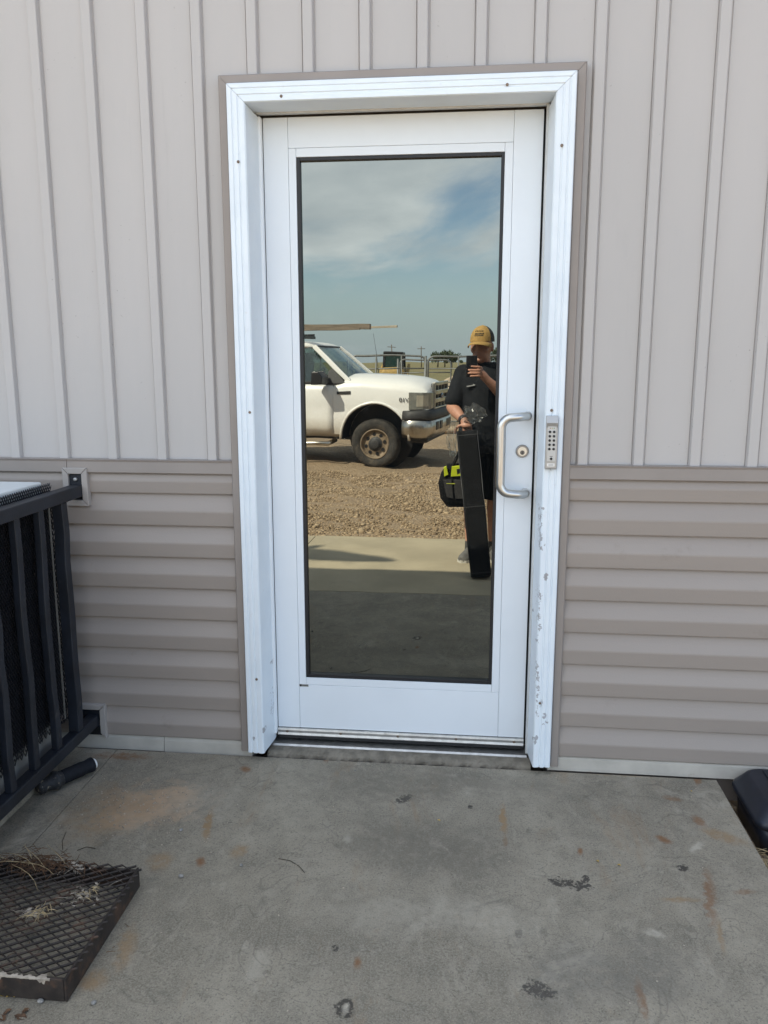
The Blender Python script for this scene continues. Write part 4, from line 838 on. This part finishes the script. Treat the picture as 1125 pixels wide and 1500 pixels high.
# ------------------------------------------------------------------ the person with the phone
M_SKIN = simple('sunburnt skin', (.50,.25,.17), .5, var=.08, scale=25); M_SHIRT = simple('charcoal t-shirt', (.016,.0175,.021), .85, spec=.15, var=.2, scale=10, bump=.3, bscale=50); M_SHORTS = simple('black shorts', (.005,.005,.006), .9, spec=.15, var=.2, scale=12)
def remeshed(mb_, name, mat, parent, voxel, smooth=4):
    o = mb_.build('tmp', None); o.location = (0,0,0)
    md = o.modifiers.new('r', 'REMESH'); md.mode = 'VOXEL'; md.voxel_size = voxel; md.use_smooth_shade = True
    ms = o.modifiers.new('s', 'SMOOTH'); ms.factor = .5; ms.iterations = smooth
    m = evaluated(o, name); bpy.data.objects.remove(o); m.materials.clear(); return link(name, m, mat, parent)
def capsule(b, pts, rs, n=14):
    """closed tapered limb through the joints with rounded ends"""
    pts = [Vector(p) for p in pts]; P_, R_ = [], []
    d0 = (pts[1]-pts[0]).normalized(); d1 = (pts[-1]-pts[-2]).normalized()
    for k in (1., .8, .45): P_.append(pts[0]-d0*rs[0]*k*.9); R_.append(rs[0]*math.sqrt(max(.02, 1-k*k)))
    for i in range(len(pts)):
        P_.append(pts[i]); R_.append(rs[i])
        if i < len(pts)-1: P_.append((pts[i]+pts[i+1])/2); R_.append((rs[i]+rs[i+1])/2)
    for k in (.45, .8, 1.): P_.append(pts[-1]+d1*rs[-1]*k*.9); R_.append(rs[-1]*math.sqrt(max(.02, 1-k*k)))
    b.tube(P_, R_, n); return b
PR = thing('person', 'person in mustard cap, charcoal shirt and black shorts holding up a phone', 'person', (.79,-2.97,SL(-2.97))); PW_ = rel(PR)
FZ = SL(-2.95)
hc = Vector((.772,-2.965,1.492)); HR = Matrix.Rotation(math.radians(17), 3, 'Z')
H = lambda x, y, z: hc+HR @ Vector((x, y, z))
b = PW_()
b.ell(hc+Vector((0,0,.012)), (.073,.092,.112), 24, 18); b.ell(H(0,.022,-.055), (.058,.068,.068), 18, 12); b.ell(H(0,.074,-.012), (.013,.026,.028), 12, 8); b.ell(H(0,.050,.030), (.058,.045,.016), 14, 8)
b.ell(H(0,.078,-.062), (.025,.014,.010), 10, 6); b.ell(H(0,.070,-.095), (.026,.022,.018), 10, 6)
for s_ in (-1, 1): b.ell(H(s_*.076,-.005,-.008), (.010,.020,.032), 10, 8); b.ell(H(s_*.040,.055,-.025), (.024,.024,.024), 10, 8)
capsule(b, [H(0,-.012,-.05), (.785,-2.985,1.38), (.79,-2.99,1.33)], [.055,.055,.065])
# trunk
def oval(c, rx, ry, n=24): return [(c[0]+rx*math.cos(t), c[1]+ry*math.sin(t), c[2]) for t in [2*math.pi*k/n for k in range(n)]]
TR = [(.86,.155,.11),(.95,.150,.112),(1.06,.150,.112),(1.17,.168,.118),(1.26,.180,.112),(1.32,.165,.092),(1.365,.09,.065)]
b.loft([oval((.797,-2.99,z), rx, ry) for z, rx, ry in TR], True, True)
SHL, ELL, WRL = Vector((.640,-2.99,1.300)), Vector((.572,-2.935,1.065)), Vector((.656,-2.800,.985))
SHR, ELR, WRR = Vector((.955,-2.99,1.300)), Vector((1.000,-2.880,1.085)), Vector((.812,-2.758,1.262))
capsule(b, [SHL, ELL], [.055,.042]); capsule(b, [ELL, ELL.lerp(WRL,.35), WRL], [.041,.043,.028])
capsule(b, [SHR, ELR], [.055,.042]); capsule(b, [ELR, ELR.lerp(WRR,.35), WRR], [.041,.043,.028])
for hx, ax, tx in ((.722,.722,.690), (.885,.893,.915)):
    capsule(b, [(hx,-2.985,.86), ((hx+ax)/2,-2.965,.47)], [.092,.058]); capsule(b, [((hx+ax)/2,-2.965,.47), ((hx+ax)/2-.0,-2.985,.33), (ax,-2.975,FZ+.08)], [.056,.060,.036])
# right hand on the phone: palm at the edge, four fingers across the back, thumb on the screen side
PX0, PX1, PZ0, PZ1, PY0, PY1 = .665, .742, 1.281, 1.428, -2.712, -2.702
capsule(b, [WRR, (.785,-2.745,1.290), (.766,-2.730,1.312)], [.027,.030,.026])
b.ell((.768,-2.730,1.315), (.017,.018,.042), 12, 10)
for z, tipx, rr_, dz in ((1.350,.700,.0078,.004), (1.329,.682,.0082,.0), (1.309,.681,.0080,-.002), (1.291,.694,.0070,-.004)):
    capsule(b, [(.766,-2.722,z-.004), (.757,-2.698,z), (.738,-2.6915,z+dz*.4), (tipx+.012,-2.6910,z+dz*.8), (tipx,-2.6925,z+dz)], [rr_*1.15,rr_*1.1,rr_,rr_*.95,rr_*.85], 10)
capsule(b, [(.770,-2.738,1.300), (.752,-2.738,1.335), (.738,-2.727,1.362), (.728,-2.722,1.380)], [.014,.012,.0095,.0085], 10)
# left hand closing over the top of the long box
capsule(b, [WRL, (.668,-2.785,.962)], [.027,.030]); b.ell((.674,-2.775,.950), (.040,.028,.022), 14, 10)
for k in range(4):
    x = .648+.017*k; capsule(b, [(x,-2.772,.955), (x+.004,-2.800,.950), (x+.006,-2.823,.930), (x+.008,-2.824,.902)], [.0105,.0100,.0092,.0082], 10)
capsule(b, [(.646,-2.772,.955), (.618,-2.768,.945), (.600,-2.765,.922), (.598,-2.763,.900)], [.012,.0105,.0095,.0085], 10)
body_p = remeshed(b, 'body', M_SKIN, PR, .0046, 3)
# clothes
c = PW_()
c.loft([oval((.797,-2.99,z), rx, ry) for z, rx, ry in [(.80,.188,.140),(.90,.182,.138),(1.0,.176,.136),(1.10,.182,.140),(1.20,.196,.138),(1.27,.198,.125),(1.325,.172,.102),(1.365,.105,.080),(1.385,.080,.072)]], True, True)
capsule(c, [SHL+Vector((.012,0,.004)), SHL.lerp(ELL,.80)], [.072,.066]); capsule(c, [SHR-Vector((.012,0,-.004)), SHR.lerp(ELR,.80)], [.072,.066])
remeshed(c, 'shirt', M_SHIRT, PR, .008, 3)
c = PW_(); c.loft([oval((.80,-2.985,z), rx, ry) for z, rx, ry in [(.74,.178,.132),(.82,.182,.134),(.90,.176,.130)]], True, True)
for hx, kx in ((.720,.722), (.888,.893)): c.loft([oval((hx,-2.98,.84), .098, .115), oval(((hx+kx)/2,-2.975,.62), .094, .105), oval((kx,-2.968,.405), .090, .098)], True, True)
remeshed(c, 'shorts', M_SHORTS, PR, .008, 3)
M_SHOE = simple('grey sneaker', (.13,.125,.12), .7, var=.2, scale=30); M_SOLE = simple('pale sole', (.5,.48,.44), .7)
for ax, yaw in ((.722, .42), (.893, -.22)):
    Rz = Matrix.Rotation(yaw, 3, 'Z'); base = Vector((ax,-2.975,FZ)); c = PW_(); rg = []
    for t, wd, ht in ((-.085,.020,.05),(-.07,.036,.085),(-.03,.041,.100),(.02,.041,.090),(.07,.046,.065),(.12,.047,.050),(.155,.036,.040),(.172,.015,.028)):
        rg.append([tuple(base+Rz @ Vector((wd*math.cos(a), t, .014+max(0, ht*math.sin(a)) if math.sin(a) > 0 else .014)) ) for a in np.linspace(0, math.pi, 11)])
    c.loft(rg, True, True); sh = c.build('shoe', M_SHOE, PR)
    c = PW_(); out = [(-.088,.0),(-.075,.036),(-.02,.042),(.06,.047),(.12,.050),(.16,.036),(.178,.0)]; pl = [base+Rz @ Vector((x, t, 0)) for t, x in out]+[base+Rz @ Vector((-x, t, 0)) for t, x in out[-2:0:-1]]
    c.prism(pl, (0,0,.020)); c.build('sole', M_SOLE, sh)
    c = PW_(); capsule(c, [(ax,-2.975,FZ+.07),(ax,-2.975,FZ+.13)], [.043,.041]); c.build('sock', simple('grey sock', (.06,.06,.06), .9), PR)
# cap
M_MUST = simple('mustard cap cloth', (.40,.245,.075), .85, var=.1, scale=40, bump=.3, bscale=200); M_CAPB = simple('dark cap mesh', (.05,.05,.047), .9, var=.2, scale=90)
def dome(fr, to, r, mat, nm):
    rows = []
    for a in np.linspace(fr, to, 15): rows.append([tuple(H(r[0]*math.sin(a)*math.cos(e), r[1]*math.cos(a)*math.cos(e)-.004, .032+r[2]*math.sin(e)**.85)) for e in np.linspace(0, math.pi/2, 9)])
    return PW_().loft(rows, False, True, closed=False)
A_ = math.radians(62)
cp = dome(-A_, A_, (.086,.106,.114), M_MUST, '').build('cap', M_MUST, PR)
dome(A_, 2*math.pi-A_, (.0855,.1055,.1135), M_CAPB, '').build('cap_back', M_CAPB, cp)
rows = []
for a in np.linspace(-1.18, 1.18, 15):
    s_, c_ = math.sin(a), math.cos(a); i0 = (.086*s_, .106*c_-.004); ext = .072*max(0, math.cos(a*1.28))**.6
    rows.append([tuple(H(i0[0]*1.0+s_*ext*.25, i0[1]+ext*k, .036-.020*k*1.1-.016*(s_*s_)*1.6+dz)) for k, dz in ((0,0),(.5,.002),(1,0),(1,-.004),(.5,-.002),(0,-.004))])
PW_().loft(rows, False, True).build('cap_brim', M_MUST, cp)
PW_().ell(H(0,0,.144), (.007,.007,.004), 10, 6).build('cap_button', M_MUST, cp)
def onCap(a, e, k=1.012): return H(.086*k*math.sin(a)*math.cos(e), .106*k*math.cos(a)*math.cos(e)-.004, .032+.114*k*math.sin(e)**.85)
for row, (e, n_) in enumerate(((.62, 5), (.42, 7))):          # worn embroidery, two rows of dark stitches
    for k in range(n_):
        a = -.36+.72*k/(n_-1)+(.05 if row else 0); PW_().tube([onCap(a-.04, e-.05), onCap(a, e+.06), onCap(a+.035, e-.03)], .0022, 5).build('embroidery', M_CAPB, cp)
PW_().tube([onCap(a, .30) for a in np.linspace(-.38, .40, 8)], .0022, 5).build('embroidery', M_CAPB, cp)
# small print on the shirt
q = refY(690, 566, -2.868)
for k in range(7): PW_().box((q.x-.030+k*.0085, -2.866-.0018*abs(k-3), q.z-.004+.0016*k), (q.x-.0245+k*.0085, -2.850-.001*abs(k-3), q.z+.003+.0016*k+(.004 if k == 5 else 0))).build('shirt_print', simple('white print', (.6,.6,.6), .7), PR)
# watch
wv = (WRL-ELL).normalized(); PW_().tube([WRL-wv*.030, WRL-wv*.024, WRL-wv*.006, WRL], [.031,.0335,.0335,.031], 16).build('watch', simple('dark watch strap', (.02,.016,.022), .5), PR)

PH = thing('phone', 'black smartphone held up in front of the face', 'phone', ((PX0+PX1)/2,(PY0+PY1)/2,PZ0)); PHW = rel(PH)
PHW().box((PX0,PY0,PZ0),(PX1,PY1,PZ1)).build('phone_case', simple('black phone case', (.010,.010,.012), .35), PH, bevel=.004, seg=3)
PHW().box((.672,PY1+.0002,1.372),(.700,PY1+.0025,1.420)).build('camera_bump', M_BLACK, PH, bevel=.001)

# long black box leaning towards the door
bot, top_ = Vector((.792,-2.400,SL(-2.4)+.012)), Vector((.676,-2.765,.905)); ax_ = (top_-bot); ln = ax_.length; ax_n = ax_.normalized(); sx_ = Vector((1,0,0)); sx_ = (sx_-ax_n*sx_.dot(ax_n)).normalized(); sy_ = ax_n.cross(sx_)
BXO = thing('long_case', 'tall slim black case standing on concrete under the left hand of the person', 'case', (.79,-2.40,SL(-2.4))); XW = rel(BXO)
M_CASEB = simple('satin black case', (.004,.0042,.005), .5, var=.2, scale=12, spec=.12)
XW().obox((bot+top_)/2, ax_/2, sx_*.069, sy_*.056).build('shell', M_CASEB, BXO, bevel=.010, seg=3)
for t in (.02, .46, .965): XW().obox(bot+ax_*t, ax_n*.003, sx_*.0705, sy_*.0575).build('seam_band', simple('case seam', (.02,.02,.022), .4), BXO)
for s_ in (-1, 1): XW().tube([bot+ax_*.02+sx_*.069*s_+sy_*.056*1, top_-ax_n*.01+sx_*.069*s_+sy_*.056*1], .0022, 6).build('piping', simple('case piping', (.045,.045,.05), .4), BXO)

# tool bag hanging from the same arm
BGY = -2.80
bl = refY(642, 705, BGY); bb_ = refY(655, 741, BGY); bt_ = refY(650, 672, BGY)
TB = thing('tool_bag', 'black tool bag with lime yellow patches hanging beside the black case', 'bag', (.62,BGY,bb_.z)); TW = rel(TB)
x0_, x1_ = bl.x, .80
M_BAG = simple('black bag fabric', (.010,.010,.011), .9, spec=.15, var=.25, scale=30, bump=.4, bscale=150); M_LIME = simple('lime yellow patch', (.55,.62,.02), .6, var=.05); M_POCK = simple('dark grey pocket', (.040,.038,.040), .9, var=.2, scale=30)
TW().loft([rrect(x0_+.06,x1_-.03,-2.875,-2.735,bb_.z,.03), rrect(x0_+.015,x1_-.01,-2.885,-2.722,bb_.z+.06,.03), rrect(x0_,x1_,-2.885,-2.720,bb_.z+.17,.03), rrect(x0_+.02,x1_-.02,-2.870,-2.735,bb_.z+.24,.03), rrect(x0_+.06,x1_-.06,-2.835,-2.775,bb_.z+.305,.02)], True, True).build('body', M_BAG, TB)
def patch(pts, mat, nm, y=-2.715, t=.006):
    w3 = [refY(px, py, y) for px, py in pts]; TW().prism(w3, (0,-t*6,0)).build(nm, mat, TB, bevel=.002)
patch([(662,683),(676,682),(676,697),(661,698)], M_LIME, 'patch'); patch([(650,684),(654,682),(657,695),(651,698)], M_LIME, 'patch'); patch([(669,687),(674,686),(674,693),(670,695)], M_BLACK, 'patch_letter', -2.7135)
patch([(649,703),(662,703),(664,731),(654,729)], M_POCK, 'pocket', -2.711); patch([(665,703),(690,703),(690,732),(667,731)], M_POCK, 'pocket', -2.711)
patch([(654,708),(667,708),(667,709.3),(654,709.3)], simple('lime piping', (.40,.42,.05), .6), 'pocket_trim', -2.7085, .002)
hp_ = Vector((.668,-2.80,.905))
for yy, xo in ((-2.745,.0), (-2.865,.01)):
    TW().tube([(x0_+.075,yy,bb_.z+.20),(x0_+.10,yy,bb_.z+.29),(x0_+.15,(yy-2.80)/2,bb_.z+.40),(.652+xo,-2.80,.872),(.675+xo,-2.80,.872),(x1_-.12,(yy-2.80)/2,bb_.z+.40),(x1_-.08,yy,bb_.z+.29)], .010, 8).build('handle', M_BAG, TB)
# crumpled clear plastic held with the case
def plastic():
    b = NB('clear crinkled plastic'); t = b.n('ShaderNodeBsdfTransparent'); t.inputs[0].default_value = (.93,.94,.94,1); g = b.n('ShaderNodeBsdfGlossy'); g.inputs['Roughness'].default_value = .12
    d = b.n('ShaderNodeBsdfDiffuse'); d.inputs[0].default_value = (.8,.8,.8,1); lw = b.n('ShaderNodeLayerWeight'); lw.inputs[0].default_value = .16
    m1 = b.n('ShaderNodeMixShader'); b.l(b.math('ADD', b.math('MULTIPLY', lw.outputs['Fresnel'], .9), .06), m1.inputs[0]); b.l(t.outputs[0], m1.inputs[1]); b.l(g.outputs[0], m1.inputs[2])
    m2 = b.n('ShaderNodeMixShader'); m2.inputs[0].default_value = .035; b.l(m1.outputs[0], m2.inputs[1]); b.l(d.outputs[0], m2.inputs[2]); b.l(m2.outputs[0], b.out.inputs[0]); return b.m
M_PLAS = plastic(); PL = thing('plastic_wrap', 'crumpled clear plastic wrap bunched in front of the shirt', 'plastic wrap', (.69,-2.74,.95)); PLW = rel(PL)
def crumple(c, r, seed):
    bm = bmesh.new(); bmesh.ops.create_icosphere(bm, subdivisions=4, radius=1); q = random.Random(seed); ks = [(Vector((q.gauss(0,1),q.gauss(0,1),q.gauss(0,1)))*1.5, q.uniform(0,6), q.uniform(.06,.20)) for _ in range(9)]
    w_ = PLW(); vs = []
    for v in bm.verts:
        d = sum(a*(1-2*abs(((v.co.dot(k)+p)/2 % 1)-.5)*2) for k, p, a in ks); co = v.co*(1+d*.8); vs.append((c.x+co.x*r[0], c.y+co.y*r[1], c.z+co.z*r[2]))
    w_.add(vs, [[x.index for x in f.verts] for f in bm.faces]); bm.free(); w_.build('wrap', M_PLAS, PL)
crumple(refY(694, 606, -2.745), (.074,.030,.062), 1); crumple(refY(662, 646, -2.76), (.034,.030,.095), 2)

# ------------------------------------------------------------------ unseen dish added at the roof edge to cast a shadow on the slab
RD = thing('shadow_caster_dish', 'unseen round dish added at the roof edge to cast a slab shadow', 'shadow caster', (-4.02,.12,EAVE+.02)); RW = rel(RD)
dc = Vector((-4.02,.10,4.62)); dn = Vector((.30,-.80,.50)).normalized(); e1 = dn.cross(Vector((0,0,1))).normalized(); e2 = e1.cross(dn)
rows = [[tuple(dc+e1*(.80*r_*math.cos(a))+e2*(.62*r_*math.sin(a))+dn*(.16*r_*r_)) for a in [2*math.pi*k/36 for k in range(36)]] for r_ in (.02,.25,.5,.75,1.0)]
ds = RW().loft(rows, False, True).build('dish', M_LIGHTGREY, RD); md = ds.modifiers.new('solid', 'SOLIDIFY'); md.thickness = .01
RW().tube([(-4.02,.22,EAVE-.0),(-4.02,.20,4.35),dc-dn*.02], .03, 10).build('mast', M_ALU, RD)
RW().tube([dc-e2*.60, dc+dn*.22-e2*.35, dc+dn*.30], .015, 8).build('caster_arm', M_ALU, RD); RW().ell(dc+dn*.31, (.05,.05,.07), 12, 8).build('caster_horn', M_LIGHTGREY, RD)
